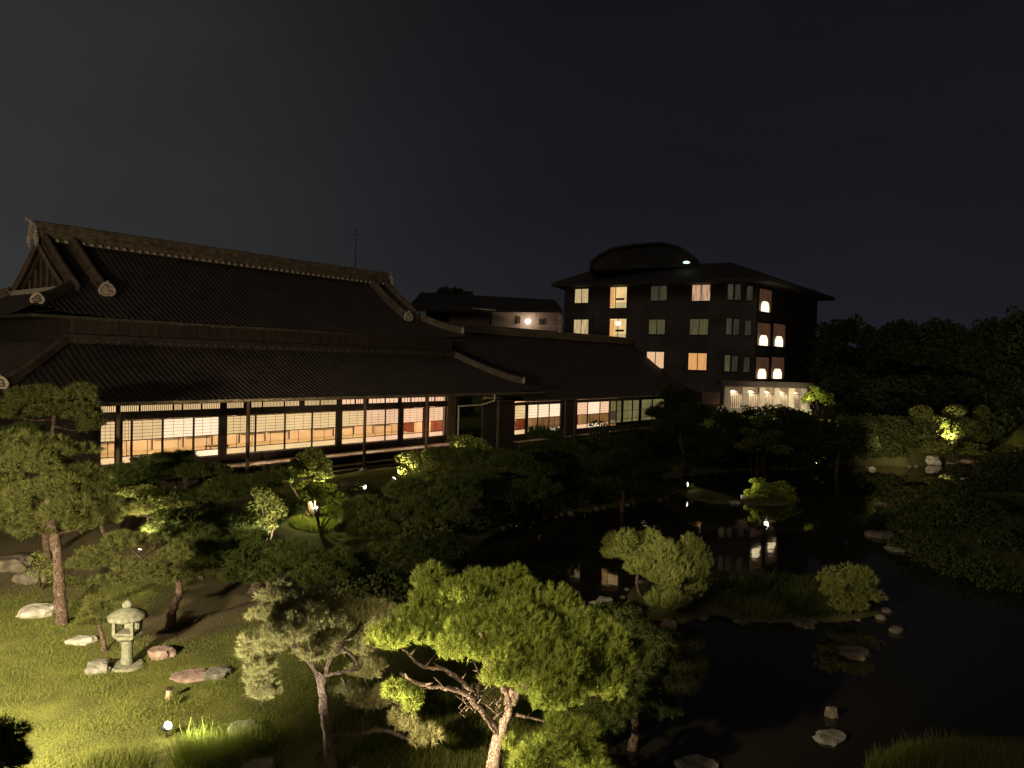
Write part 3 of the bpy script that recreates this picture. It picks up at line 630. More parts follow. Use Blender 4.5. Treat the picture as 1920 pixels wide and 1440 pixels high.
# interior behind the screens
IQ = 41.5
b = MB(); b.poly([(aL, GQ+.1, FZ-.05), (aR+4, GQ+.1, FZ-.05), (aR+4, IQ, FZ-.05), (aL, IQ, FZ-.05)]); HB(b, 'tatami_floor', M['tatami'])
b = MB(); b.poly([(aL, GQ+.13, 5.3), (aR+4, GQ+.13, 5.3), (aR+4, IQ, 5.3), (aL, IQ, 5.3)]); HB(b, 'ceiling', M['ceiling'])
b = MB(); b.box((aL, IQ, .8), (aR+4, IQ+.15, 5.4)); b.box((aL-.05, GQ+.125, .8), (aL-.003, IQ, 5.4)); HB(b, 'inner_wall', M['fusuma'])
x = aL+1.2; k = 0
while x < aR-1:
    f = MB(); f.box((x, IQ-.05, FZ-.05), (x+1.7, IQ-.003, FZ+1.9)); o = HB(f, 'fusuma', M['fusuma'])
    g = MB(); g.box((x-.03, IQ-.08, FZ-.05), (x+.03, IQ-.051, FZ+1.95)); HB(g, 'fusuma_frame', M['wood'])
    if k % 3 != 1:
        h = MB()
        for j in range(9):
            cx = x+.15+j*.17; h.tube([(cx, IQ-.07, FZ+.42), (cx+.085, IQ-.07, FZ+.52), (cx+.17, IQ-.07, FZ+.42)], .012, 4); h.tube([(cx, IQ-.07, FZ+.52), (cx+.085, IQ-.07, FZ+.42), (cx+.17, IQ-.07, FZ+.52)], .012, 4)
        HB(h, 'lattice', M['wood'], o)['kind'] = 'stuff'
    x += 1.8; k += 1
for j, px in enumerate((275, 360, 500, 600, 700, 790)):
    a = hitq(px, 760, 38.6)[0]
    b = MB(); b.box((a-.5, 38.3, 5.12), (a+.5, 39.3, 5.2)); HB(b, 'ceiling_lamp', M['papB'])
    p = U*a+W*38.8; light('ceiling_light', 'POINT', (a-A0, 38.8-Q0, 4.75-.8), 360, (1.0, .80, .56), HALL, None, size=.3)
p0 = U*hitq(407, 836, 38.5)[0]+W*38.5
T_ = thing('low_table', 'low dark table standing inside behind the clear glass band, left half of the hall', 'table', (p0.x, p0.y, FZ-.05), math.pi/2-TH)
MB().box((-.6, -.3, .32), (.6, .3, .36)).build('table_top', M['wood'], T_)
for x, y in ((-.55,-.25),(.5,-.25),(-.55,.2),(.5,.2)): MB().box((x, y, 0), (x+.05, y+.05, .319)).build('leg', M['wood'], T_)
# dark wooden bays to the right of the screens, end walls, foundation
aE = hitq(955, 800, 36.6)[0]
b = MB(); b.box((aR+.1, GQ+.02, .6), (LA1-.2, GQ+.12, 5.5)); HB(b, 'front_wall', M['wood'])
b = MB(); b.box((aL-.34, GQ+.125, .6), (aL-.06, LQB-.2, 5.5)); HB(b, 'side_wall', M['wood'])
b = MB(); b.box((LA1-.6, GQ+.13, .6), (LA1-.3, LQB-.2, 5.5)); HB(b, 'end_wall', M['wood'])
b = MB(); b.box((aR+.35, GQ+.13, FZ-.04), (aR+.45, IQ-.1, 5.28)); HB(b, 'inner_wall', M['fusuma'])
for k in range(3): b = MB(); b.box((aR+.27, GQ+.4+k*1.5, FZ-.04), (aR+.347, GQ+1.6+k*1.5, FZ+1.9)); HB(b, 'inner_door', M['redwood' if k != 1 else 'fusuma'])
for k in range(9):
    a = aR+.25+k*(LA1-.6-aR-.25)/8; w = .09 if k % 3 else .2
    b = MB(); b.box((a, GQ-.07, .6), (a+w, GQ+.018, 5.4)); HB(b, 'post', M['wood2'])
b = MB(); b.box((aL, GQ+.02, .4), (aR, GQ+.1, FZ-.36)); HB(b, 'foundation_wall', M['wood'])
b = MB(); b.box((aL+1.0, 34.95, 1.60), (aR+.9, GQ-.17, 1.68)); HB(b, 'veranda_deck', M['deck'])
b = MB(); b.box((aL+1.0, 35.0, 1.44), (aR+.9, 35.1, 1.598)); HB(b, 'deck_beam', M['wood'])
b = MB(); b.box((aL+4.5, 34.4, 1.16), (aR-1.2, 34.9, 1.22)); HB(b, 'veranda_step', M['deck'])
b = MB(); b.box((aL+4.5, 34.2, .93), (aR-1.2, 34.38, .99)); HB(b, 'veranda_step', M['deck'])
for k in range(9):
    a = aL+1.3+k*2.2; b = MB(); b.box((a, 35.32, .5), (a+.16, 35.48, 1.599)); HB(b, 'deck_post', M['wood2'])
for px in (222, 465, 684, 800):
    a = hitq(px, 800, 33.8)[0]
    b = MB(); b.tube([(a, 33.8, 1.0), (a, 33.8, 5.25)], .09, 10); HB(b, 'eave_post', M['wood2'], smooth=True)
    b = MB(); b.lathe((a, 33.8, .62), [(.30, 0), (.28, .25), (.17, .40)], 10); HB(b, 'post_stone', M['palerock'])
a = hitq(222, 800, 33.8)[0]; a1 = hitq(820, 800, 33.8)[0]
b = MB(); b.tube([(a-3, 33.8, 5.22), (LA1+3, 33.8, 5.22)], .10, 8); HB(b, 'eave_purlin', M['wood2'])
T_ = thing('antenna_mast', 'thin antenna mast rising behind the right half of the great ridge', 'antenna', DP(667, 520, 62)); p = T_.location
MB().tube([p-Vector((0, 0, 3)), DP(667, 428, 62)], .04, 6).build('mast', M['metal'], T_, p)
mb = MB(); c = DP(667, 440, 62); mb.tube([c-Vector((.5, 0, 0)), c+Vector((.5, 0, 0))], .02, 5); mb.build('cross_bar', M['metal'], T_, p)

# ------------------------------------------------------------------ annex wing to the right of the main hall
A1, Q1 = 44.0, 34.0
ANX = hall_frame('annex_wing', 'low tiled wing with lit screens between the great hall and the four storey hotel', A1, Q1, .8)
oa = (A1, Q1, .8)
def XB(mb, name, mat, parent=None, smooth=False): return HB(mb, name, mat, parent or ANX, smooth, o=oa)
AQ = 34.6
def az(px, py, q=AQ): return hitq(px, py, q)
a_l = 41.2; a_r = az(1330, 760)[0]
ez = 5.0; eq = 33.0; d2 = 7.2; top = 9.9
axl = a_l; axr = a_r+1.2
mb = MB(); roof_face(mb, (axl, eq, ez), (1, 0), (0, 1), axr-axl, d2, top-ez, 0, d2, lift=.15)
roof_face(mb, (axr, eq, ez), (0, 1), (-1, 0), 2*d2, d2, top-ez, d2, d2, lift=.15)
roof_face(mb, (axr, eq+2*d2, ez), (-1, 0), (0, -1), axr-axl, d2, top-ez, d2, 0, lift=.15); ANXROOF = XB(mb, 'roof', M['roof'])
XB(ridge((axl, eq+d2, top), (axr-d2, eq+d2, top), .5, .55), 'ridge', M['ridge'], ANXROOF)
mb = MB(); pr = None
for k in range(9):
    t = .06+.94*k/8; p = (axr-d2*t, eq+d2*t, ez+rz_(t, top-ez))
    if pr: ridge(pr, p, .3, .3, mb)
    pr = p
XB(mb, 'hip_ridge', M['ridge'], ANXROOF)
mb = MB(); roof_face(mb, (axl+1.5, eq-.7, ez-.15), (1, 0), (0, 1), axr-axl-4, 2.4, .95, 0, 0, ribh=.05); XB(mb, 'front_canopy', M['roof'])
mb = MB(); mb.box((axl+1.5, eq-.76, ez-.30), (axr-2.5, eq-.66, ez-.16)); XB(mb, 'eave_board', M['wood2'])
mb = MB(); mb.box((axl, eq-.64, ez-.26), (axr-2.5, AQ+.4, ez-.20)); XB(mb, 'soffit', M['wood'])
def wseg(px0, px1, z0=.5, z1=ez-.25, mat='wood', dq=0.0):
    a0 = az(px0, 790)[0]; a1 = az(px1, 790)[0]; b = MB(); b.box((a0, AQ-.05+dq, z0), (a1, AQ+.12+dq, z1)); XB(b, 'wall', M[mat])
ZB, ZTOP = az(1005, 812)[1], az(1005, 758)[1]
wseg(905, 963); wseg(1051, 1080); 
for px in (930, 1056, 1074):
    a = az(px, 790)[0]; b = MB(); b.box((a, AQ-.2, .5), (a+.2, AQ-.06, ez-.25)); XB(b, 'post', M['wood2'])
a = az(963, 790)[0]; a9 = az(1250, 760)[0]; a_end = az(1330, 760)[0]
b = MB(); b.box((a, AQ-.04, .5), (a_end, AQ+.1, ZB-.01)); XB(b, 'foundation_wall', M['wood'])
b = MB(); b.box((a, AQ-.05, ZTOP+.01), (a9, AQ+.1, ZTOP+.2)); XB(b, 'lintel', M['wood'])
b = MB(); b.box((a, AQ-.7, ZB-.5), (a9, AQ-.06, ZB-.44)); XB(b, 'veranda_deck', M['deck'])
for p0, p1, pm in ((964,985,'papA'),(989,1008,'papB'),(1008,1029,'papB'),(1029,1050,'papB'),(1081,1101,'papC'),(1101,1124,'papB'),(1124,1141,'papC')):
    a0 = az(p0, 790)[0]; a1 = az(p1, 790)[0]
    door(ANX, oa, a0+.004, a1-.004, AQ, ZB, ZTOP, pm, 'glass', 5, 1)
for p0, p1 in ((985,989),):
    a0 = az(p0, 790)[0]; a1 = az(p1, 790)[0]; b = MB(); b.box((a0+.003, AQ-.06, ZB), (a1-.003, AQ+.06, ZTOP)); XB(b, 'post', M['wood'])
for p0, p1 in ((1144,1155),(1156,1165),(1168,1185),(1186,1198),(1202,1222),(1223,1245)):
    a0 = az(p0, 770)[0]; a1 = az(p1, 770)[0]
    door(ANX, oa, a0+.004, a1-.004, AQ, ZB+.2, ZTOP, 'papD', 'papD' if p0 > 1150 else 'curt_dim', 2, 2)
wseg(1142, 1143.5); wseg(1246, 1330)
for p0, p1 in ((964, 1050), (1081, 1141)):
    a0 = az(p0, 790)[0]; a1 = az(p1, 790)[0]; b = MB()
    b.box((a0, AQ+3, ZB-.2), (a1+1.5, AQ+3.1, ZTOP+.4)); XB(b, 'inner_wall', M['fusuma'])
    b = MB(); b.box((a0, AQ+.13, ZB-.1), (a1+1.5, AQ+2.99, ZB-.04)); XB(b, 'tatami_floor', M['tatami'])
    b = MB(); b.box((a0-.1, AQ+.13, ZTOP+.4), (a1+1.6, AQ+3.1, ZTOP+.5)); b.box((a0-.1, AQ+.13, ZB-.2), (a0-.02, AQ+3.1, ZTOP+.39)); b.box((a1+1.52, AQ+.13, ZB-.2), (a1+1.6, AQ+3.1, ZTOP+.39)); XB(b, 'ceiling', M['ceiling'])
    b = MB(); am = (a0+a1)/2+.7; b.box((am+.2, AQ+2.9, ZB-.1), (am+1.4, AQ+2.98, ZTOP-.6)); XB(b, 'inner_door', M['redwood'])
    light('ceiling_light', 'POINT', ((a0+a1)/2+.4-A1, AQ+1.3-Q1, ZTOP-.1-.8), 200, (1, .80, .54), ANX, None, size=.25)
# ------------------------------------------------------------------ service house behind with the bare wall lamp
c0 = DP(880, 640, 74); T_ = thing('service_house', 'plain house with a pale stucco wall lit by one bright lamp, behind the tiled roofs', 'building', (c0.x, c0.y, 0))
Yw = 74
def fbox(px0, py0, px1, py1, Y0, depth, name, mat, par, org):
    a = DP(px0, py1, Y0); b_ = DP(px1, py0, Y0); mb = MB(); mb.box((a.x, Y0, a.z), (b_.x, Y0+depth, b_.z)); return mb.build(name, mat, par, org)
og = T_.location
fbox(919, 584, 1052, 700, Yw, 9, 'wall', M['pinkwall'], T_, og)
fbox(840, 578, 918.6, 700, Yw-.5, 9, 'wall', M['wood2'], T_, og)
mb = MB()
P1 = DP(760, 580, Yw-1.5); P2 = DP(1056, 583, Yw-1.5); P3 = DP(1040, 562, Yw+6); P4 = DP(790, 548, Yw+6)
mb.poly([P1, P2, P3, P4]); mb.poly([P4, P3, P3+Vector((0, 7, -3)), P4+Vector((0, 7, -3))]); mb.poly([P2, P3+Vector((0, 7, -3)), P3]); mb.poly([P1-Vector((0, 0, .18)), P2-Vector((0, 0, .18)), P2, P1]); mb.build('roof', M['hotelroof'], T_, og)
mb = MB(); mb.tube([DP(884, 578, Yw-1.6), DP(930, 582, Yw-1.6)], .06, 6); mb.build('gutter', M['tileend'], T_, og)
mb = MB(); mb.tube([DP(916, 590, Yw-.3), DP(916, 606, Yw-.3)], .05, 6); mb.build('downpipe', M['tileend'], T_, og)
fbox(968, 594, 976, 606, Yw-.12, .1, 'window', M['wood'], T_, og); fbox(1010, 598, 1020, 608, Yw-.12, .1, 'window', M['wood'], T_, og)
c = DP(990, 602, Yw-.45); L_ = thing('wall_lamp', 'single bright white lamp on the pale stucco wall behind the tiled roofs', 'lamp', c)
mb = MB(); mb.tube([c+Vector((0, .43, .1)), c+Vector((0, .05, .1))], .04, 6); mb.build('arm', M['metal'], L_, c)
mb = MB(); mb.lathe(c, [(.08, -.26), (.22, -.16), (.27, 0), (.18, .15), (.07, .2)], 12); mb.build('bulb', M['bulb'], L_, c, True)
light('wall_lamp_light', 'POINT', c+Vector((0, -.5, 0)), 60, (1, .78, .58), L_, c, size=.2)
c = DP(1051, 606, 70); T_ = thing('ridge_ornament', 'pale cross shaped roof ornament beside the hotel left wall', 'ornament', c)
mb = MB(); mb.tube([c-Vector((0, 0, .9)), c+Vector((0, 0, .3))], .10, 7); mb.tube([c-Vector((.8, 0, -.05)), c+Vector((.25, 0, .1))], .07, 6); mb.lathe(c, [(.1, .2), (.28, .3), (.2, .5), (.06, .7)], 8); mb.build('ornament', M['oni'], T_, c)

# ------------------------------------------------------------------ hotel
HC = DP(1416, 640, 75.0); dL = Vector((-math.cos(math.radians(31)), math.sin(math.radians(31)), 0)); dR = Vector((math.cos(math.radians(47.5)), math.sin(math.radians(47.5)), 0))
nL = Vector((-dL.y, dL.x, 0)); nL = nL if nL.y < 0 else -nL; nR = Vector((dR.y, -dR.x, 0)); nR = nR if nR.y < 0 else -nR
def onL(px, py, off=0): return hitplane(px, py, HC+nL*off, nL)
def onR(px, py, off=0): return hitplane(px, py, HC+nR*off, nR)
p = onL(1056, 640); lenL = (p-HC).dot(dL); p = onR(1530, 640); lenR = (p-HC).dot(dR)
hb = Vector((HC.x, HC.y, .2)); HOT = thing('hotel_building', 'four storey hotel with hipped and arched roof and scattered lit windows', 'building', hb)
ZE = onL(1400, 524).z
def pr(p, z): return Vector((p.x, p.y, z))
C0 = HC; CL = HC+dL*lenL; CR = HC+dR*lenR; CB = CL-nL*16; CRB = CR+(-nR)*12
mb = MB(); ring = [CL, C0, CR, CRB, CB]
for i in range(5): a, b_ = ring[i], ring[(i+1) % 5]; mb.poly([pr(a, 0), pr(b_, 0), pr(b_, ZE+.3), pr(a, ZE+.3)])
mb.build('wall', M['hotel'], HOT, hb)
# roof: overhanging eave ring rising to a ridge
cen = (C0+CL+CR+CB+CRB)/5
def outw(p, k): v = (p-cen); v.z = 0; return p+v.normalized()*k
ov = [pr(onL(1034, 531, 1.8), onL(1034, 531, 1.8).z), pr(C0+(nL+nR).normalized()*2.6, ZE-.1), None, None, None]
tR = onR(1566, 558, 1.6); ov[2] = tR; ov[3] = pr(outw(CRB, 2.2), ZE-.2); ov[4] = pr(outw(CB, 2.2), ZE-.2)
r1 = DP(1330, 490, 81); r2 = DP(1372, 492, 81); r0_ = DP(1130, 500, 86)
mb = MB(); mb.poly([ov[0], ov[1], r2, r0_]); mb.poly([ov[1], ov[2], r2]); mb.poly([ov[2], ov[3], r2]); mb.poly([ov[3], ov[4], r0_, r2]); mb.poly([ov[4], ov[0], r0_])
dn = Vector((0, 0, -.35))
for i in range(5): a, b_ = ov[i], ov[(i+1) % 5]; mb.poly([a+dn, b_+dn, b_, a])
mb.poly([o+dn for o in ov]); HROOF = mb.build('roof', M['hotelroof'], HOT, hb)
# arched roof volume
prof = [(1106,506),(1108,492),(1122,480),(1148,467),(1185,461),(1238,457),(1270,464),(1290,476),(1306,490),(1310,500)]
f = [DP(x, y, 82) for x, y in prof]; bk = [q+Vector((1.5, 9, 0)) for q in f]; mb = MB(); mb.poly(f[::-1]); mb.poly(bk)
for i in range(len(f)-1): mb.poly([f[i], f[i+1], bk[i+1], bk[i]])
mb.build('arched_roof', M['hotelroof'], HOT, hb)
mb = MB()
for i in range(len(f)-1): mb.tube([f[i]+Vector((0, -.2, .05)), f[i+1]+Vector((0, -.2, .05))], .14, 6)
mb.build('arch_trim', M['wood'], HOT, hb)
c = DP(1287, 492, 80.3); T_ = thing('roof_light', 'small cool white lamp under the arched hotel roof', 'lamp', c)
mb = MB(); mb.lathe(c, [(.08, -.12), (.34, -.08), (.36, .05), (.1, .14)], 14); mb.build('lens', M['bulb_cool'], T_, c, True)
mb = MB(); mb.tube([c+Vector((.35, 0, 0)), c+Vector((.6, 0, .05))], .1, 6); mb.build('bracket', M['metal'], T_, c)
def hwin(face, px, py, w, h, kind, leaves_=2):
    on = onL if face == 'L' else onR; n = nL if face == 'L' else nR; dd = -dL if face == 'L' else dR
    c = on(px, py); a = on(px-w/2, py); b_ = on(px+w/2, py); hw = (b_-a).dot(dd)/2; t = on(px, py-h/2); hh = (t.z-on(px, py+h/2).z)/2
    def bx(mb, u0, u1, z0, z1, o0, o1):
        vs = [c+dd*u+n*o for u, o in ((u0, o0), (u1, o0), (u1, o1), (u0, o1))]; k = len(mb.v)
        mb.v += [(v.x, v.y, c.z+z0) for v in vs]+[(v.x, v.y, c.z+z1) for v in vs]
        mb.f += [tuple(k+i for i in q) for q in ((3,2,1,0),(4,5,6,7),(0,1,5,4),(1,2,6,5),(2,3,7,6),(3,0,4,7))]
    f = MB(); th = .07
    bx(f, -hw-th, -hw, -hh-th, hh+th, .002, .12); bx(f, hw, hw+th, -hh-th, hh+th, .002, .12); bx(f, -hw, hw, hh, hh+th, .002, .12); bx(f, -hw, hw, -hh-th, -hh, .002, .16)
    if leaves_ == 2: bx(f, -.035-(hw*.35 if kind == 'room' else 0), .035-(hw*.35 if kind == 'room' else 0), -hh, hh, .03, .09)
    Wn = f.build('window', M['wood'], HOT, hb)
    if kind in ('room', 'room2'):
        # lit room seen through clear glass: thin panels on the wall, room light put in as emission
        b = MB(); bx(b, -hw, hw, -hh, hh, .012, .018); b.build('room_back_wall', M['fusuma_lit'], Wn, hb)
        b = MB(); bx(b, -hw, -hw*.5, -hh*.9, hh*.9, .019, .03); b.build('side_curtain', M['curt_orange'], Wn, hb)
        b = MB(); bx(b, -hw*.3, hw*.7, -hh*.25, -hh*.05, .02, .05); b.build('headboard', M['wood'], Wn, hb)
        b = MB(); bx(b, -hw*.4, hw, -hh, -hh*.45, .02, .06); b.build('bed', M['curt_warm'], Wn, hb)
        if kind == 'room2':
            b = MB(); q = c+n*.05+dd*(0)+Vector((0, 0, hh*.55)); b.lathe(q, [(.05, -.2), (.24, -.1), (.24, .1), (.05, .2)], 12); b.build('ceiling_lamp', M['bulb_small'], Wn, hb)
    elif kind == 'lamp':
        b = MB(); bx(b, -hw, hw, -hh, hh, .005, .015); b.build('curtain', M['curt_brown'], Wn, hb)
        b = MB(); R = hw*.60; H = hh*.92  # lamp light arching over the curtain, put in as a glowing ribbed shape
        for k in range(9):
            z = -hh+H*k/9; r = R*(1 if k < 4 else math.sqrt(max(.05, 1-((k-3.2)/6.2)**2))); q = c+n*.14+Vector((0, 0, z+H/18))
            b.lathe(q, [(r*.82, -H/20), (r, -H/60), (r, H/60), (r*.82, H/20)], 12)
        b.v = [tuple(Vector(v)-n*((Vector(v)-c).dot(n)*.75-.03)) for v in b.v]
        b.build('curtain_glow_arch', M['shade'], Wn, hb)
    else:
        n2 = 2 if leaves_ == 2 else 1
        for j in range(n2):
            b = MB(); u0 = -hw+(0 if j == 0 else hw+.03); u1 = (hw if n2 == 1 or j == 1 else -.03)
            m_ = 5; 
            for q_ in range(m_*2):       # pleated curtain
                ua = u0+(u1-u0)*q_/(m_*2); ub = u0+(u1-u0)*(q_+1)/(m_*2); o0 = .006 if q_ % 2 else .024; o1 = .024 if q_ % 2 else .006
                pa = c+dd*ua+n*o0; pb = c+dd*ub+n*o1; b.poly([(pa.x, pa.y, c.z-hh), (pb.x, pb.y, c.z-hh), (pb.x, pb.y, c.z+hh), (pa.x, pa.y, c.z+hh)])
            b.build('curtain', M[kind], Wn, hb)
    b = MB(); bx(b, -hw, hw, -hh, hh, .100, .104); b.build('pane', M['glass'], Wn, hb) if kind not in ('lamp',) else None
M['fusuma_lit'] = cloth('lit_room_wall', (.95, .66, .30), 1.0, .8, 1, .25)
for a in [('L',1091,555,25,26,'curt_warm'),('L',1160,558,31,39,'room'),('L',1236,550,30,27,'curt_dim'),('L',1315,549,34,30,'curt_pink'),
          ('L',1090,613,27,27,'curt_warm'),('L',1159,617,31,38,'room2'),('L',1232,613,30,27,'curt_dimgreen'),('L',1311,613,34,29,'curt_dimgreen'),
          ('L',1229,675,32,30,'curt_rose'),('L',1308,678,34,31,'curt_orange')]: hwin(*a)
for dx, y, in ((0, 547), (-3, 612), (-6, 681)):
    hwin('L', 1370+dx, y, 10, 30, 'curt_dim' if dx > -6 else 'curt_dimgreen', 1); hwin('L', 1384+dx, y+1, 11, 29, 'curt_faint', 1); hwin('L', 1406+dx, y+3, 11, 27, 'curt_faint', 1)
for a in [('R',1434,564,24,42,'lamp',1),('R',1431,627,25,42,'lamp',1),('R',1460,629,23,42,'lamp',1),('R',1428,690,25,40,'lamp',1),('R',1457,690,25,40,'lamp',1)]: hwin(*a)
# lit terrace at the foot of the hotel
Yp = 69.0; po = DP(1435, 770, Yp); po.z = .3
T_ = thing('terrace_colonnade', 'row of cream pillars and railings lit from above at the foot of the hotel', 'colonnade', po)
def fb(px0, py0, px1, py1, y0, dep, name, mat, par=None): return fbox(px0, py0, px1, py1, y0, dep, name, mat, par or T_, po)
fb(1356, 724, 1520, 790, Yp+1.1, .2, 'back_wall', M['concrete'])
fb(1352, 718, 1524, 724, Yp-.4, 1.9, 'canopy', M['wood'])
fb(1345, 768, 1522, 773, Yp-.3, 1.3, 'terrace_floor', M['concrete'])
zb = DP(1365, 769, Yp).z; ztp = DP(1365, 725, Yp).z
for px in (1364, 1397, 1429, 1457, 1484, 1508):
    p = DP(px, 740, Yp); mb = MB(); mb.box((p.x-.27, Yp-.05, zb), (p.x+.27, Yp+.35, ztp)); mb.build('pillar', M['concrete'], T_, po)
pls = [DP(px, 740, Yp).x for px in (1364, 1397, 1429, 1457, 1484, 1508)]
zr = DP(1400, 738, Yp).z
for i in range(5):
    x0_, x1_ = pls[i]+.28, pls[i+1]-.28; mb = MB(); mb.box((x0_, Yp+.1, zr), (x1_, Yp+.16, zr+.07)); R_ = mb.build('rail', M['metal'], T_, po); n = 6
    for k in range(n): x = x0_+(x1_-x0_)*(k+.5)/n; mb = MB(); mb.box((x-.025, Yp+.11, zb), (x+.025, Yp+.15, zr-.002)); mb.build('baluster', M['metal'], R_, (0, 0, 0) if False else po)
    xm = (x0_+x1_)/2; light('downlight', 'SPOT', (xm, Yp+.75, ztp-.12), 130, (1, .80, .56), T_, po, (xm, Yp+.85, 0), .05, 120, .6)
light('front_fill', 'POINT', (pls[2], Yp-2.2, ztp-.2), 120, (1, .80, .56), T_, po, size=.2)  # both front points are unseen, added to brighten the pillar faces
light('front_fill', 'POINT', (pls[5]-1.5, Yp-2.2, ztp-.2), 120, (1, .80, .56), T_, po, size=.2)
fb(1318, 736, 1350, 758, Yp+1, .3, 'side_panel', M['wood2'])

# ------------------------------------------------------------------ stone lantern
lb = ground(238, 1251); LZ = lb.z; S = 1.0
T_ = thing('stone_lantern', 'weathered stone lantern with broad cap standing on the lawn', 'stone lantern', lb)
c = lb
MB().lathe(c, [(.48, -.05), (.50, .03), (.44, .09), (.2, .10)], 14).build('base', M['stone'], T_, lb)
MB().lathe(c, [(.17, .10), (.185, .14), (.165, .3), (.16, .62), (.18, .74), (.2, .78)], 14).build('shaft', M['stone'], T_, lb, True)
MB().lathe(c, [(.20, .78), (.36, .86), (.40, .90), (.40, .99), (.33, 1.00)], 6, rot=.3).build('platform', M['stone'], T_, lb)
fbm = MB()
for sx in (-1, 1):
    for sy in (-1, 1): fbm.box((c.x+sx*.27-.045, c.y+sy*.24-.045, c.z+1.0), (c.x+sx*.27+.045, c.y+sy*.24+.045, c.z+1.34))
fbm.box((c.x-.31, c.y-.28, c.z+1.34), (c.x+.31, c.y+.28, c.z+1.40)); fbm.box((c.x-.30, c.y-.27, c.z+1.003), (c.x+.30, c.y+.27, c.z+1.05)); fbm.box((c.x-.2, c.y+.2, c.z+1.05), (c.x+.2, c.y+.25, c.z+1.34))
fbm.build('fire_box', M['stone'], T_, lb)
MB().lathe(c, [(.32, 1.40), (.56, 1.42), (.58, 1.47), (.47, 1.56), (.28, 1.66), (.12, 1.71)], 8, rot=.2).build('cap', M['stone'], T_, lb, True)
MB().lathe(c, [(.08, 1.71), (.15, 1.77), (.15, 1.84), (.08, 1.91), (.02, 1.95)], 12).build('finial', M['stone'], T_, lb, True)

T_.scale = (.80, .80, .84)
# ------------------------------------------------------------------ rocks
def rk(label, px, py, hw, hh, mat, name='rock', z=None, dz=0, flat=.8):
    g = ground(px, py+hh*.7) if z is None else GZ(px, py+hh*.5, z); s = g.y/F; rx = hw*s; rz_v = hh*s*1.15
    return rock(label, (g.x, g.y, g.z+dz), rx, rx*flat, rz_v, M[mat], name)
rk('pale flat boulder on the lawn beside the leftmost pine trunk', 72, 1140, 36, 17, 'palerock')
rk('low pale stone on the lawn left of the stone lantern', 155, 1196, 26, 11, 'palerock')
rk('dark lumpy rock at the foot of the stone lantern', 182, 1243, 23, 24, 'rock')
rk('squat reddish rock just right of the stone lantern', 302, 1218, 25, 20, 'pinkrock')
rk('long flat stone lying on the grass right of the lantern', 358, 1262, 38, 9, 'pinkrock')
rk('dark rounded stone behind the long flat stone', 408, 1257, 32, 12, 'rock')
rk('rock standing behind the bright tall grass', 458, 1360, 32, 25, 'palerock')
rk('brown boulder at the bottom edge left of the grey green pine', 482, 1432, 38, 26, 'rock')
rk('small pale stone at the bottom edge between two pines', 664, 1442, 11, 9, 'palerock')
rk('dark boulder at the left edge behind the lawn', 22, 1048, 34, 22, 'dullrock')
rk('grey boulder behind the small bush on the left lawn', 60, 1075, 26, 20, 'dullrock')
g = ground(317, 1312)
T_ = thing('garden_stake', 'short weathered wooden stake with a dark top on the lawn', 'stake', g)
MB().tube([g-Vector((0, 0, .05)), g+Vector((.0, 0, .2))], [.085, .06], 8).build('post', M['deck'], T_, g); MB().tube([g+Vector((0, 0, .2)), g+Vector((.0, 0, .25))], .062, 8).build('cap', M['wood'], T_, g)
for l, x, y, w_, h_, m_ in [('bright pale flat stone in the dark water right of the big pine', 1133, 1122, 15, 7, 'palerock'),
    ('tiny pale stone left of the bright flat stone in the water', 1113, 1128, 8, 4, 'palerock'),
    ('low stone at the left shore of the islet under the shrubs', 1202, 1111, 14, 5, 'palerock'),
    ('round reddish boulder at the tip of the shrub islet', 1255, 1168, 15, 15, 'pinkrock'),
    ('tan stone at the left end of the grassy islet shore', 1398, 1163, 14, 9, 'dullrock'),
    ('dull red stone on the near edge of the grassy islet', 1517, 1172, 14, 6, 'pinkrock'),
    ('flat oval stone alone on the dark pond', 1603, 1220, 34, 13, 'dullrock'),
    ('upright narrow stone in the pond above the flat disc', 1558, 1332, 12, 22, 'dullrock'),
    ('flat disc shaped stone low in the pond', 1555, 1380, 32, 11, 'rock'),
    ('pinkish rock on the water right of the islet bush', 1680, 1178, 14, 12, 'dullrock'),
    ('pale stone at the dark tip of the lamp lit spit', 1377, 941, 10, 5, 'palerock'),
    ('pointed pink stone left of the bright far bush', 1396, 930, 7, 8, 'palerock'),
    ('small round pink boulder lit on the far water', 1636, 877, 7, 7, 'palerock'),
    ('tiny stone beside the round lit boulder on the far water', 1626, 876, 3, 3, 'pinkrock'),
    ('small pink stones near the mossy hump', 1657, 944, 12, 5, 'pinkrock'),
    ('long tan rock slab on the right bank', 1650, 1000, 26, 11, 'dullrock'),
    ('lower tan rock slab on the right bank', 1682, 1026, 24, 8, 'rock'),
    ('dark rock in shadow at the bottom edge of the pond', 1312, 1432, 42, 13, 'rock')]:
    rk(l, x, y, w_, h_, m_, z=WATER, dz=.0)
for l, x, y, w_, h_, m_ in [('pale triangular boulder on the lit far right bank', 1745, 858, 20, 13, 'palerock'), ('pinkish low boulder right end of the lit bank', 1815, 862, 26, 8, 'pinkrock'), ('brown rock beside the pair of far bank stones', 1780, 868, 16, 6, 'rock'),
    ('pale rock amid the dark pines before the annex', 953, 876, 7, 5, 'palerock'), ('lit stone on the bank right of the wooden post', 1008, 866, 10, 6, 'palerock'), ('rock in front of the great hall steps', 655, 905, 18, 9, 'rock')]:
    rk(l, x, y, w_, h_, m_)

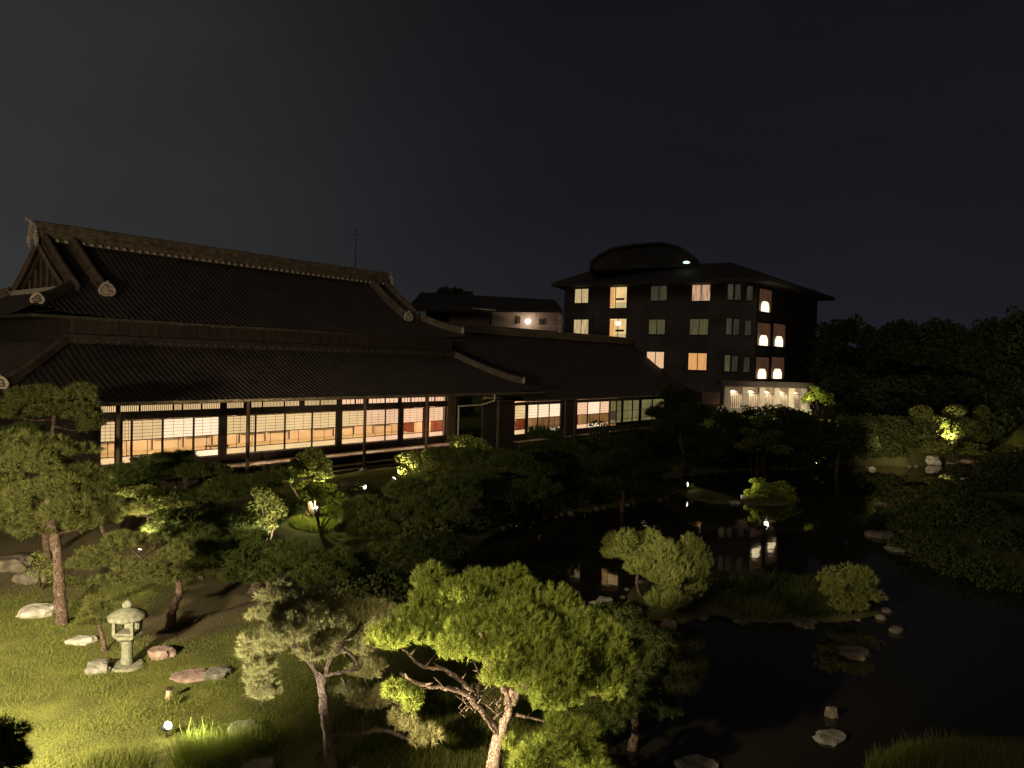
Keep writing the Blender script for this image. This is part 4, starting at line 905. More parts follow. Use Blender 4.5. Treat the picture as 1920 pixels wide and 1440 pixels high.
# ------------------------------------------------------------------ foreground pines
b1 = DP(912, 1585, 12.0); b1.z = zt(b1.x, b1.y)
Y1 = 12.4
def V(px, py, dy=0): return DP(px, py, Y1+dy)
pads1 = [(845,1112,72,46,.7),(925,1120,80,42,.6),(1005,1150,78,42,.5),(795,1152,55,42,.4),(880,1165,88,46,.1),(965,1180,90,46,0),(1065,1190,72,46,.3),(742,1205,52,32,-.2),(800,1195,50,30,0),(1115,1235,66,48,.1),
         (868,1228,50,26,-.6),(945,1225,66,34,-.5),(1030,1240,78,42,-.4),(1120,1285,58,36,-.2),(935,1275,50,20,-.8),(1050,1300,66,28,-.6),(1160,1255,34,38,.1),(1000,1290,40,20,-.8),(1030,1325,38,16,-.9),(1140,1210,44,32,.3),(1150,1310,34,20,0),(960,1100,50,26,.7),(780,1175,46,30,.2),(1080,1270,60,30,-.2)]
limbs1 = [([V(935,1375),V(903,1330),V(880,1302),V(840,1290,-.2),V(790,1283,-.3),V(750,1262,-.3)], .085), ([V(905,1332),V(893,1305),V(870,1278),V(835,1255),V(790,1245),V(760,1215)], .068), ([V(903,1330,-.02),V(895,1300),V(900,1265,.2),V(880,1225,.2)], .035),
          ([V(958,1325),V(940,1285),V(920,1250),V(905,1190,.1),V(870,1130,.5)], .08), ([V(960,1318),V(990,1280),V(1030,1258),V(1080,1250,.1),V(1130,1250,.1)], .09), ([V(985,1285),V(1010,1240),V(1020,1200,.3),V(1010,1160,.4)], .045), ([V(1000,1275),V(1050,1290,-.2),V(1110,1300,-.2)], .03), ([V(935,1400),V(975,1392,-.1),V(1020,1400,-.4),V(1060,1425,-.6)], .05), ([V(968,1340),V(1010,1350),V(1060,1365)], .03),
          ([V(930,1375,-.05),V(912,1350,-.1),V(905,1336,-.1)], .03), ([V(940,1345,-.03),V(915,1325,-.1),V(903,1318,-.1)], .022), ([V(958,1375,-.1),V(962,1400,-.25),V(970,1430,-.3),V(960,1460,-.3)], .022)]
T1 = pine('large bright green cloud pruned pine at the bottom centre, lit from below', 'tree', b1, Y1, pads1, M['needle'], M['barkpale'], dens=230, nn=20, L=.10, w=.009, spread=.7, shoot=.10, lrad=.30, trunk=[b1-Vector((0, 0, .2)), V(918,1500), V(924,1440), V(935,1385), V(955,1330), V(958,1290)], r0=.165, limbs=limbs1, lumps=19)
P, A = padpoints(pads_from_px([(1010,1425,62,32,-.9),(1065,1372,50,26,-.3),(960,1400,18,14,-.6),(1095,1440,50,34,-.5),(745,1300,32,20,-.3),(772,1322,28,20,-.3)], Y1), 300, 10)
fast('lower_branches', needles(P, A, 14, .12, .010, .8), 3, M['needle'], T1, b1)
# bare twigs in the fork
tw = MB()
for k in range(26):
    a = V(random.uniform(870, 940), random.uniform(1290, 1345), random.uniform(-.1, .3)); tw.tube(wig([a, a+Vector((random.uniform(-.12, .12), 0, .08)), a+Vector((random.uniform(-.2, .2), 0, .2))], .03), [.009, .006, .003], 4)
tw.build('twigs', M['barkpale'], T1, b1)
b2 = DP(617, 1500, 12.9); b2.z = zt(b2.x, b2.y); Y2 = 13.2
def V2(px, py, dy=0): return DP(px, py, Y2+dy)
pads2 = [(525,1122,48,30,.1),(505,1168,42,28,-.1),(580,1135,50,28,.4),(640,1155,58,28,.6),(492,1212,40,30,-.2),(545,1190,55,28,-.3),(610,1190,55,28,.1),(488,1255,30,26,-.2),(495,1300,28,26,0),(690,1180,52,28,.7),(660,1215,45,24,.3),(590,1228,36,16,-.3),(690,1260,40,20,.2),(530,1150,50,30,.1),(470,1225,26,30,-.1),(570,1160,40,24,-.2),(700,1150,40,22,.8),(485,1290,26,34,0)]
limbs2 = [([V2(603,1285),V2(590,1255),V2(565,1225),V2(540,1205),V2(510,1195)], .055), ([V2(606,1280),V2(618,1240),V2(640,1205),V2(670,1180,.3)], .05), ([V2(610,1265),V2(650,1260),V2(690,1250,.2),V2(720,1240,.3)], .04), ([V2(565,1225),V2(540,1160),V2(525,1135)], .03), ([V2(620,1240),V2(600,1190),V2(590,1150,.3)], .03),
          ([V2(622,1378),V2(670,1378,-.1),V2(715,1368,-.1),V2(760,1385,-.1),V2(800,1400,-.1)], .065), ([V2(640,1270,.1),V2(660,1300,.1),V2(690,1310,.1)], .025), ([V2(540,1205),V2(505,1240),V2(492,1285)], .02), ([V2(640,1215),V2(665,1235,.1),V2(690,1290,.2),V2(702,1340,.2)], .03)]
T2 = pine('grey green pruned pine with forked trunk left of the bright pine', 'tree', b2, Y2, pads2, M['needle_grey'], M['barkpale'], dens=240, nn=18, L=.12, w=.009, spread=1.1, shoot=.04, lrad=.32, trunk=[b2-Vector((0, 0, .2)), V2(622,1440), V2(618,1380), V2(608,1320), V2(603,1275), V2(604,1262)], r0=.16, limbs=limbs2, lumps=17)
P, A = padpoints(pads_from_px([(700,1312,38,22,.1),(770,1352,34,22,-.1),(800,1385,30,18,-.2),(645,1300,22,10,.2)], Y2), 260, 9)
fast('lower_branches', needles(P, A, 14, .13, .010, 1.1), 3, M['needle_grey'], T2, b2)
g = ground(700, 1470)
# ------------------------------------------------------------------ other pines: (label, base px, Y, pads, mat)
def base_at(px, Y): p = DP(px, 1000, Y); return Vector((p.x, p.y, zt(p.x, p.y)))
pine('tall layered pine at the left edge with a straight trunk', 'tree', ground(118, 1174), 20.3, [(85,845,80,24,.2),(25,875,55,22,0),(125,882,62,24,.1),(60,915,75,24,-.2),(140,935,50,22,.2),(25,950,45,18,-.3),(105,968,60,20,0),(150,985,40,16,.2),(55,1000,40,10,-.3),(70,870,70,26,-.3),(20,835,50,24,.4),(110,910,60,24,-.3),(160,900,40,22,.3),(60,950,60,22,.3),(5,980,50,16,0),(130,960,50,18,-.2)], M['needle_mid'], M['bark'], dens=102, nn=14, L=.16, w=.017, r0=.17, trunk=[ground(118, 1174)-Vector((0, 0, .2)), DP(112,1110,20.3), DP(108,1040,20.3), DP(95,970,20.3), DP(92,900,20.3), DP(88,850,20.4)])
pine('small pine crown spreading over the stone lantern', 'tree', ground(322, 1182), 20.0, [(240,1015,56,18,.3),(185,1052,52,22,0),(265,1062,58,24,0),(300,1085,32,15,-.2),(225,1090,50,16,-.1),(330,1040,40,20,.4)], M['needle_mid'], M['bark'], dens=127, nn=14, L=.14, w=.015, r0=.14, trunk=[ground(322, 1182)-Vector((0, 0, .2)), DP(322,1150,20), DP(335,1115,20), DP(330,1085,20), DP(290,1060,20)])
pine('thin young pine immediately left of the stone lantern', 'tree', ground(197, 1222), 18.2, [(180,1140,34,22,.1),(205,1160,20,14,0),(165,1165,24,14,0)], M['needle_mid'], M['bark'], dens=136, nn=12, L=.12, w=.013, r0=.07)
shrub('small round bush beside the straight trunk on the left lawn', ground(78, 1100), 21.5, [(75,1062,30,26,0),(95,1078,18,14,0)], M['leaf'], 260, .06)
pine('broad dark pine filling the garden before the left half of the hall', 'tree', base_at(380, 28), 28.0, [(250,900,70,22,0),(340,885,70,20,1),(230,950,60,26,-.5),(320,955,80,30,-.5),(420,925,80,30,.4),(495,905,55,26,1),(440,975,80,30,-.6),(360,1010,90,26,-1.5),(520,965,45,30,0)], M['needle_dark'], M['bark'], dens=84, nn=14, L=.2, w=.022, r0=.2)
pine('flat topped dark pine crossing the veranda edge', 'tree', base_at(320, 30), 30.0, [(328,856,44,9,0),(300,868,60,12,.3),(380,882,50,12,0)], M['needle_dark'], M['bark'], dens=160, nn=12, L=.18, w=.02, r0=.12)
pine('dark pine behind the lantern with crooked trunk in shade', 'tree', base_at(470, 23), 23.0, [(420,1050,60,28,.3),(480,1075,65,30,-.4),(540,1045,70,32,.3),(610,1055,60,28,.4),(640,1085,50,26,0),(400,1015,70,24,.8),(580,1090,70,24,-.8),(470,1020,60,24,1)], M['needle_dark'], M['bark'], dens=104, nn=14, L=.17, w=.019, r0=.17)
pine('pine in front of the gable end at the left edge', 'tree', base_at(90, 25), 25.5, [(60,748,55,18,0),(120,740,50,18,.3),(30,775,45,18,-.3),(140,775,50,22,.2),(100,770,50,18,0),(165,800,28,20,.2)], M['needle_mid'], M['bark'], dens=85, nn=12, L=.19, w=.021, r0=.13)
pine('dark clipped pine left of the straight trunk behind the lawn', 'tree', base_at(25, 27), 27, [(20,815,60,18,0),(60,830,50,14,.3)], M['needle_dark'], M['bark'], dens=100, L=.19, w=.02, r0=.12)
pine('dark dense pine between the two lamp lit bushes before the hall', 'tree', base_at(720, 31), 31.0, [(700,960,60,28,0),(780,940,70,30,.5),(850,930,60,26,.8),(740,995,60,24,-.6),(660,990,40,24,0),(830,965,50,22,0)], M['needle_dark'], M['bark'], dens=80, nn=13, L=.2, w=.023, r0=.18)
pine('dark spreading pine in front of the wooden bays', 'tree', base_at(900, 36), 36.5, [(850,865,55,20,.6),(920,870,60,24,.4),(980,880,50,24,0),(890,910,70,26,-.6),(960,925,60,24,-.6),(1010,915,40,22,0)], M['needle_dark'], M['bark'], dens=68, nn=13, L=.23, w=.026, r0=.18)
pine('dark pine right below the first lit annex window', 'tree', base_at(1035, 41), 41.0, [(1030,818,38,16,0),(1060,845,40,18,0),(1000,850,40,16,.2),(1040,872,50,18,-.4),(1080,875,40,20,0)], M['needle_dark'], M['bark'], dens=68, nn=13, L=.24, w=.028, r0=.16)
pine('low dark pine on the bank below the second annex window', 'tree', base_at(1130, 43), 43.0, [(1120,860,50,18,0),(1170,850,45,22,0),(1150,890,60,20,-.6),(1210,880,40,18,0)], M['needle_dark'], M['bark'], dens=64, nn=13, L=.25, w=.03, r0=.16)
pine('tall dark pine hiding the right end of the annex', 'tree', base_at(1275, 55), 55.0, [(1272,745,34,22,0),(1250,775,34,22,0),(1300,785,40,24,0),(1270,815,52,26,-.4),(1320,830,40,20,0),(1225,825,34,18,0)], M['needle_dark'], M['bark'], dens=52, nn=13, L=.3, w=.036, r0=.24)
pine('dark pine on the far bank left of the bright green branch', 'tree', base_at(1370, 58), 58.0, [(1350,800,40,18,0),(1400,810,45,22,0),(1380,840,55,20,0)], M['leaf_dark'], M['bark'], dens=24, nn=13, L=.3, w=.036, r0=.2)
# clipped and lamp lit shrubs
shrub('ball shaped bush lit from below before the hall, left one', base_at(585, 32.5), 32.5, [(583,862,30,20,0),(570,880,28,16,-.1),(600,885,30,18,.1),(536,897,16,9,0),(560,875,20,14,0),(590,870,30,22,-.2)], M['leaf'], 330, .13)
shrub('low leafy bush glowing above the yellow green grass patch', base_at(600, 31.5), 31.2, [(600,928,40,18,0),(575,915,20,12,.1),(622,960,22,14,0),(640,935,16,12,.2)], M['leaf_bright'], 234, .13)
shrub('loose leafy shrub lit from behind left of the hall steps', base_at(285, 26.9), 26.8, [(270,925,45,12,0),(320,940,40,12,0)], M['leaf'], 264, .13)
shrub('small leafy shrub with scattered pale leaves left of the glowing patch', base_at(500, 26.6), 26.5, [(490,940,30,22,0),(520,960,24,22,0),(505,985,24,14,0)], M['leaf'], 154, .12)
shrub('pale bush lit from the left in front of the veranda step', base_at(778, 37.6), 37.6, [(775,866,30,20,0),(800,880,26,18,.2),(768,884,24,14,-.1),(785,872,28,22,-.2),(790,895,30,12,-.2)], M['leaf'], 330, .14)
shrub('flat lit bush top beside the last screen of the hall', base_at(875, 38.5), 38.5, [(875,828,32,12,0),(905,840,22,12,0),(860,834,20,10,-.1),(885,845,34,14,-.1)], M['leaf'], 330, .15)
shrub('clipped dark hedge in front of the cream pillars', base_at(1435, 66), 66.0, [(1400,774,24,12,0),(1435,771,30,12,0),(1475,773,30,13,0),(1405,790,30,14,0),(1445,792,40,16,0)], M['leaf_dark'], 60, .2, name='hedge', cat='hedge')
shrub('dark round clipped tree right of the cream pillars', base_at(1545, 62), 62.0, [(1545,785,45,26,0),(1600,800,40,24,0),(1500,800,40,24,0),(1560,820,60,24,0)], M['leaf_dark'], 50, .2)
shrub('green leafy bush glowing at the right end of the colonnade', base_at(1530, 68), 68.0, [(1528,738,16,12,0),(1515,748,12,10,0),(1550,752,14,12,0)], M['leaf_bright'], 198, .2)
shrub('bright yellow green branch in the dark below the colonnade', base_at(1430, 57), 57.0, [(1420,792,12,9,0),(1436,784,14,6,0)], M['leaf_bright'], 288, .18)
shrub('dim brown green bush beside the small round lamps', base_at(1410, 56), 56.0, [(1425,820,38,16,0),(1400,835,26,14,0),(1440,840,40,14,0)], M['leaf'], 60, .18)
shrub('small dark bush on the bank under the bush lamps', base_at(1340, 52), 52.0, [(1340,855,40,14,0),(1300,860,36,12,0)], M['leaf_dark'], 60, .18)
ZONES = [('in the hollow behind the bright green pine', [(690,940),(760,965),(820,990),(880,1000),(700,1010),(740,1050),(800,1030),(850,1060)]),
  ('below the first annex window', [(900,950),(960,955),(1010,950),(1060,948),(930,980)]),
  ('in the back row below the annex', [(980,925),(1050,925),(1120,915),(1180,905)]),
  ('left of the lamp lit spit', [(1110,940),(1160,938),(1195,934)]),
  ('along the far shore', [(1340,875),(1390,872),(1440,874),(1490,872),(1540,868),(1600,862),(1650,864)]),
  ('in the second row below the pillars', [(1375,852),(1440,850),(1500,846),(1560,842),(1620,845),(1680,846)]),
  ('in the dark row nearest the hotel wall', [(1350,828),(1410,828),(1470,828),(1530,826),(1590,824),(1650,826)]),
  ('behind the grey green pine', [(650,1120),(720,1130),(800,1140)]),
  ('along the right water edge', [(1712,965),(1708,1000),(1722,1035),(1750,1062),(1790,1080),(1835,1092),(1885,1104)]),
  ('on the lawn edge before the annex', [(1130,862),(1180,858),(1225,850),(1265,848),(1300,856)]),
  ('on the unlit right bank', [(1700,830),(1860,850),(1900,880),(1880,920),(1840,900),(1780,930),(1900,960),(1850,1000),(1760,985)])]
ORD = ['first', 'second', 'third', 'fourth', 'fifth', 'sixth', 'seventh', 'eighth', 'ninth']
for zn, lst in ZONES:
  lst = sorted(lst)
  for i, (x, y) in enumerate(lst):
    g = ground(x, y); sc_ = 1+max(0, g.y-36)/26; R_ = random.uniform(.9, 1.4)*sc_; H_ = random.uniform(.8, 1.25)*sc_**.8*(1.45 if 900 <= x <= 1260 else 1)
    c_ = Vector((g.x, g.y, g.z+H_*.45)); T = thing('clipped_bush', 'dark rounded bush, %s from the left %s' % (ORD[i], zn), 'bush', g, group='dark clipped bushes on the banks')
    pads_ = [(c_, R_*.8, R_*.8, H_*.6), (c_+Vector((R_*.5, 0, -.1)), R_*.6, R_*.6, H_*.45), (c_+Vector((-R_*.5, .1, -.15)), R_*.6, R_*.6, H_*.42)]
    P, A = padpoints(pads_, 60/sc_**.7, 8, .8); fast('crown', leaves(P, .16*sc_**.6, .4), 4, M['leaf_dark'], T, g)
    MB().tube([g-Vector((0, 0, .2)), c_], .06, 6).build('stem', M['bark'], T, g)
for l_, x_, Y_, pp in [('dark round topped tree below the lit terrace, left of the bright branch', 1370, 60, [(1350,790,36,26,0),(1385,800,40,28,0),(1365,830,50,26,0),(1330,815,30,22,0)]),
                  ('dark round topped tree below the lit terrace, right of the bright branch', 1470, 59, [(1470,790,40,24,0),(1500,810,44,26,0),(1455,825,44,26,0),(1510,838,44,22,0)]),
                  ('dark tree on the far shore left of the pale plants', 1560, 58, [(1550,810,30,26,0),(1570,835,44,24,0),(1610,835,40,22,0)])]:
    shrub(l_, base_at(x_, Y_), Y_, pp, M['leaf_dark'], 55, .28, name='tree', cat='tree', stem=.15, single=True)
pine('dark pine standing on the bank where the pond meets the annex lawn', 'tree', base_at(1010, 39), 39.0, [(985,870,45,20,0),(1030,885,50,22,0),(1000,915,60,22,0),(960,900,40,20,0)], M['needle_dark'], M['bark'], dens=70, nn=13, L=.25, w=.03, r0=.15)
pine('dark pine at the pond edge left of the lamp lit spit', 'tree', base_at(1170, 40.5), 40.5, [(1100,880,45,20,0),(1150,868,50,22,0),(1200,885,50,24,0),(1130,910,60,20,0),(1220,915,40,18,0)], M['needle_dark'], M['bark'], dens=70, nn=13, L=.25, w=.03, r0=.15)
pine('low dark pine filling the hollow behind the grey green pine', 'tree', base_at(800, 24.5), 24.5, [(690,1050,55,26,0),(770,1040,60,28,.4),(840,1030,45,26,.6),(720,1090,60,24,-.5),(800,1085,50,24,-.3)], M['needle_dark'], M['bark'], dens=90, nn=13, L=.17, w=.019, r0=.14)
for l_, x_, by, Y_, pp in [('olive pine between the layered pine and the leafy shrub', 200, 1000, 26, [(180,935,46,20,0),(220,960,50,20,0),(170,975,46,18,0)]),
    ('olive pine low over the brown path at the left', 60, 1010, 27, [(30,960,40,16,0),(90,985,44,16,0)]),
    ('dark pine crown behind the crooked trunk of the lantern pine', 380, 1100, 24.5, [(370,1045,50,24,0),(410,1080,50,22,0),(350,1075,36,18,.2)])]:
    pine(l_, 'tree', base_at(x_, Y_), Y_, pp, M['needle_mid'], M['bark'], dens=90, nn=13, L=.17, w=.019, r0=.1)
# islet shrubs
pine('left shrub of the islet pair, yellowish and lit from the left', 'shrub', ground(1205, 1120), 24.3, [(1165,1018,34,24,0),(1190,1045,38,26,0),(1215,1015,26,18,.2),(1150,1040,22,16,0),(1195,1070,26,16,0)], M['needle_islet'], M['bark'], dens=170, nn=15, L=.12, w=.015, spread=.8, shoot=.1, r0=.07, name='shrub')
pine('right shrub of the islet pair, taller with upright shoots', 'shrub', ground(1262, 1150), 23.6, [(1250,1045,36,30,0),(1290,1045,30,32,.3),(1240,1085,40,28,0),(1280,1090,44,30,.1),(1255,1130,40,24,0),(1300,1115,26,20,.3),(1310,1060,22,22,.4)], M['needle_islet'], M['bark'], dens=170, nn=15, L=.13, w=.015, spread=.6, shoot=.16, r0=.07, name='shrub')
pine('dim rounded bush at the right end of the grassy islet', 'shrub', ground(1595, 1155), 23.8, [(1570,1085,36,26,0),(1610,1095,40,30,0),(1590,1130,40,24,0),(1630,1120,26,22,.2),(1560,1110,22,18,0)], M['needle_islet'], M['bark'], dens=90, nn=13, L=.15, w=.017, spread=.7, r0=.07, name='shrub')
shrub('bright yellow green bush on the small far islet', base_at(1440, 45), 45.0, [(1425,908,22,11,0),(1448,916,28,12,0),(1412,920,16,10,0),(1470,914,18,12,0),(1435,926,34,9,-.2)], M['leaf_bright'], 270, .13)
shrub('mossy hump at the tip of the right bank', ground(1700, 940), ground(1700, 940).y, [(1700,925,22,10,0),(1715,935,24,9,0)], M['leaf'], 242, .12)
shrub('tiny glowing green bush on the far shore', ground(1568, 872), ground(1568, 872).y, [(1568,866,5,6,0)], M['leaf_bright'], 500, .14)
shrub('clump of pale plants below the dark clipped tree', ground(1592, 822), ground(1592, 822).y, [(1588,812,16,6,0),(1575,806,10,8,0)], M['leaf_bright'], 216, .18)
# dark pine behind the bright pine
pine('unlit dark pine directly behind the bright pine on the right', 'tree', base_at(1190, 15.2), 15.2, [(1170,1165,60,26,0),(1230,1195,50,32,.3),(1240,1250,44,36,.3),(1200,1300,50,36,0),(1150,1350,60,34,-.3),(1230,1330,40,34,.4)], M['needle_dark'], M['bark'], dens=170, nn=13, L=.13, w=.013, r0=.11)
pine('dark twig of pine poking in at the bottom left corner', 'tree', base_at(-10, 9.0), 9.0, [(5,1395,44,34,0),(-25,1430,44,30,0),(25,1430,30,26,0)], M['needle_mid'], M['bark'], dens=660, nn=13, L=.10, w=.010, r0=.07)
# right bank mound
for l, x, y, hw, hh, Yv, mt in [('dim leafy mound on the far right bank, left part', 1720, 800, 50, 28, 50, 'leaf'), ('dim leafy mound on the far right bank, middle part', 1790, 790, 50, 24, 51, 'leaf'), ('dim leafy mound on the far right bank, right part', 1845, 795, 34, 26, 52, 'leaf'),
    ('grassy shrub spilling over the lit bank rocks', 1745, 832, 44, 12, 47, 'leaf'), ('small shrub under the bank lamp', 1815, 840, 34, 10, 47, 'leaf')]:
    Yv = ground(x, y+hh+18).y; shrub(l, base_at(x, Yv), Yv, [(x, y, hw, hh, 0), (x-hw*.5, y+hh*.5, hw*.6, hh*.6, 0), (x+hw*.5, y+hh*.6, hw*.6, hh*.6, 0), (x, y+hh*.9, hw*.7, hh*.5, -.5)], M[mt], 150, .17, single=True)
# far trees
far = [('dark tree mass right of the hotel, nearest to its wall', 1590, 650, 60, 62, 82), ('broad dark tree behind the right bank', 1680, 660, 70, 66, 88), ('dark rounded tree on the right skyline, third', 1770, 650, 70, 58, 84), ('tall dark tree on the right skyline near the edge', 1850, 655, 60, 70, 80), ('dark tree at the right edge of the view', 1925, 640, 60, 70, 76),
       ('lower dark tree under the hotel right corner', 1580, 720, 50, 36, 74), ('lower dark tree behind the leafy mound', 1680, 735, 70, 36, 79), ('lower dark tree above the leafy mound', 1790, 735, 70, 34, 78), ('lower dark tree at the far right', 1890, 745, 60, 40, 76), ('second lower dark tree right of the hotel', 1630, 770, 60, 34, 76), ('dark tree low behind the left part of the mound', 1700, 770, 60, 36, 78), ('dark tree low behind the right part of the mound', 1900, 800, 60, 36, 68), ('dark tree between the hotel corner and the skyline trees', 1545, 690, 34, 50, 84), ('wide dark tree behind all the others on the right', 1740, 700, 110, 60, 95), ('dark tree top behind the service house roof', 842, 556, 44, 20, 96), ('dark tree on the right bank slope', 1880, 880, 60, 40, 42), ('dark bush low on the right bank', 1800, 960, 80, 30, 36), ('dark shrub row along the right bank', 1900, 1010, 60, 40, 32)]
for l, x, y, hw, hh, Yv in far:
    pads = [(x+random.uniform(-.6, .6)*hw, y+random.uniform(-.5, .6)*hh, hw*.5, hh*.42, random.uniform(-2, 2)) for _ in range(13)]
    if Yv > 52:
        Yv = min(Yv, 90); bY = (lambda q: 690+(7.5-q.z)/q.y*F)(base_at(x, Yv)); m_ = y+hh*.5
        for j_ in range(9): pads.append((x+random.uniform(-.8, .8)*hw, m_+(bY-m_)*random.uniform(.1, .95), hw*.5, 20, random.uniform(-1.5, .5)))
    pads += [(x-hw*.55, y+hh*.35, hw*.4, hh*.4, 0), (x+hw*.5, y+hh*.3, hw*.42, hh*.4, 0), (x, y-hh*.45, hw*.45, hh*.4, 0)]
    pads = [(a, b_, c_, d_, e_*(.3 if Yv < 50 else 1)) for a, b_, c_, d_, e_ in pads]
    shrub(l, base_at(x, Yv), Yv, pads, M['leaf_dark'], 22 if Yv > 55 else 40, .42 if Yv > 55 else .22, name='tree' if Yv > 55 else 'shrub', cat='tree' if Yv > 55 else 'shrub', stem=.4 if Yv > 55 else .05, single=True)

# ------------------------------------------------------------------ grass
def blades(P, h, w, lean=.35):
    n = len(P); a = RNG.uniform(0, 2*math.pi, n); s = np.column_stack([np.cos(a), np.sin(a), np.zeros(n)])*w/2
    hh = h*RNG.uniform(.5, 1.2, (n, 1)); tip = P+np.column_stack([RNG.normal(0, lean, n)*hh[:, 0], RNG.normal(0, lean, n)*hh[:, 0], hh[:, 0]])
    return np.stack([P-s, P+s, tip], 1).reshape(-1, 3)
def scatter(n, x0, x1, y0, y1, cond=None):
    P = np.column_stack([RNG.uniform(x0, x1, n), RNG.uniform(y0, y1, n)]); s = landdist(P); P = P[s > .25]
    if cond is not None: P = P[cond(P)]
    return np.column_stack([P, terrain(P)])
soilc = [(ground(340, 1170), 1.7), (ground(430, 1120), 2.4), (ground(60, 1035), 2.4), (ground(540, 1100), 4)]
def cond(P):
    k = np.ones(len(P), bool)
    for g, r in soilc: k &= (np.hypot(P[:, 0]-g.x, (P[:, 1]-g.y)) > r*RNG.uniform(.6, 1.1, len(P)))
    return k & (np.abs(P[:, 0]) < P[:, 1]*.78)
P = scatter(300000, -17, 3.5, 10, 24, cond)
pn = np.sin(P[:, 0]*1.7+np.sin(P[:, 1]*1.1)*2)*np.sin(P[:, 1]*1.9+np.cos(P[:, 0]*.8)*2)+.5*np.sin(P[:, 0]*5.3+P[:, 1]*2.1)*np.cos(P[:, 1]*4.7-P[:, 0])
P = P[RNG.uniform(0, 1, len(P)) < .55+.4*pn]; pn = np.sin(P[:, 0]*1.7+np.sin(P[:, 1]*1.1)*2)*np.sin(P[:, 1]*1.9+np.cos(P[:, 0]*.8)*2)
tag(fast('lawn_grass', blades(P, (.055*(1+.55*pn))[:, None], .014, .7), 3, M['grass']), kind='stuff')
P = scatter(40000, -17, 3.5, 10, 24, lambda Q: cond(Q) & (np.sin(Q[:, 0]*2.3+1)*np.sin(Q[:, 1]*1.3+Q[:, 0]*.7) > .45)); tag(fast('clover_patches', leaves(P+np.array([0, 0, .03]), .035, 2), 4, M['grass']), kind='stuff')
P = scatter(14000, -3.5, 2.5, 11, 17, cond); tag(fast('rough_grass', blades(P, .22, .014, .4), 3, M['grass']), kind='stuff')
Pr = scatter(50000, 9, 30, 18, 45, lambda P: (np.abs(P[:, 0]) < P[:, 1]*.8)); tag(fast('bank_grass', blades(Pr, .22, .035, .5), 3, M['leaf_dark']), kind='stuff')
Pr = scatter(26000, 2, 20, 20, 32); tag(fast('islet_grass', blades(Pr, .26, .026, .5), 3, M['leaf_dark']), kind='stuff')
for nm, poly in (('shore_pebbles', ISLES[0]), ('bank_pebbles', POND)):
    b = MB(); n_ = len(poly)
    for i in range(n_):
        a_, c_ = poly[i], poly[(i+1) % n_]; Ls = np.linalg.norm(c_-a_)
        for k in range(int(Ls/.42)):
            q = a_+(c_-a_)*random.random()+RNG.normal(0, .14, 2)
            if random.random() < .45 or abs(q[0]) > q[1]*.8 or q[1] < 17: continue
            rr = random.uniform(.06, .22); b.lathe((q[0], q[1], WATER-.05), [(rr*.8, 0), (rr, rr*.4), (rr*.75, rr*.8), (rr*.2, rr*1.0)], 7, rot=random.random())
    tag(b.build(nm, M['dullrock'], None, None, True), kind='stuff')
def clump(label, px, py, rx, ry, n, h, mat, w=.016, lean=.3, name='tall_grass'):
    g = ground(px, py); a = RNG.uniform(0, 2*math.pi, n); r = np.sqrt(RNG.uniform(0, 1, n)); P = np.column_stack([g.x+rx*r*np.cos(a), g.y+ry*r*np.sin(a)]); P = np.column_stack([P, terrain(P)])
    T = thing(name, label, 'grass clump', g); fast('blades', blades(P, h, w, lean), 3, mat, T, g); return T
clump('tall bright green grass clump lit by the lawn spotlight', 400, 1432, .72, .5, 1500, .5, M['tallgrass'], .018)
clump('thinner grass clump rising beside the standing rock', 470, 1405, .45, .3, 350, .5, M['tallgrass'], .018)
clump('dark tufted grass at the bottom edge left of the spotlight', 215, 1440, .6, .4, 900, .3, M['grass'], .015)
clump('small grass tuft at the wooden stake', 325, 1318, .18, .15, 150, .2, M['grass'])
clump('reedy grass on the left end of the grassy islet', 1430, 1150, .7, .35, 500, .42, M['leaf'], .02)
clump('low reeds in the middle of the grassy islet', 1500, 1140, 1.2, .5, 700, .5, M['leaf_dark'], .02)
clump('thin arching reeds behind the islet pair', 1400, 1110, 1.0, .4, 160, 1.0, M['leaf_dark'], .018, .4)
clump('grass fringe at the bottom right corner of the pond', 1720, 1430, 1.0, .5, 1500, .4, M['grass'], .014)
clump('dark grass fringe at the bottom right edge', 1850, 1440, 1.0, .5, 1500, .4, M['grass'], .014)
clump('bright lawn tuft glowing before the hall', 592, 985, 1.1, .9, 2600, .16, M['leaf_bright'], .04)
clump('glowing reeds right of the far islet bush', 1475, 935, .5, .3, 260, .55, M['leaf_bright'], .035)

# ------------------------------------------------------------------ lamps
def near(px, py): return ground(px, py)
def lampat(label, px, py, Y, target, power, cone=110, col=WARM, s=1.4):
    b_ = base_at(px, Y); return spotlamp(label, b_, target, power, cone, col, 'bulb_small', s, max(.25, DP(px, py, Y).z-b_.z))
g = near(312, 1384)
spotlamp('bright spotlight on the lawn aimed at the grass and pines', g, DP(560, 1215, 13.2), 800, 95, WHITE, 'bulb', 1.0, .22)
light('lawn_spot_spill', 'POINT', g+Vector((.05, -.12, .35)), 14, WHITE, size=.05)
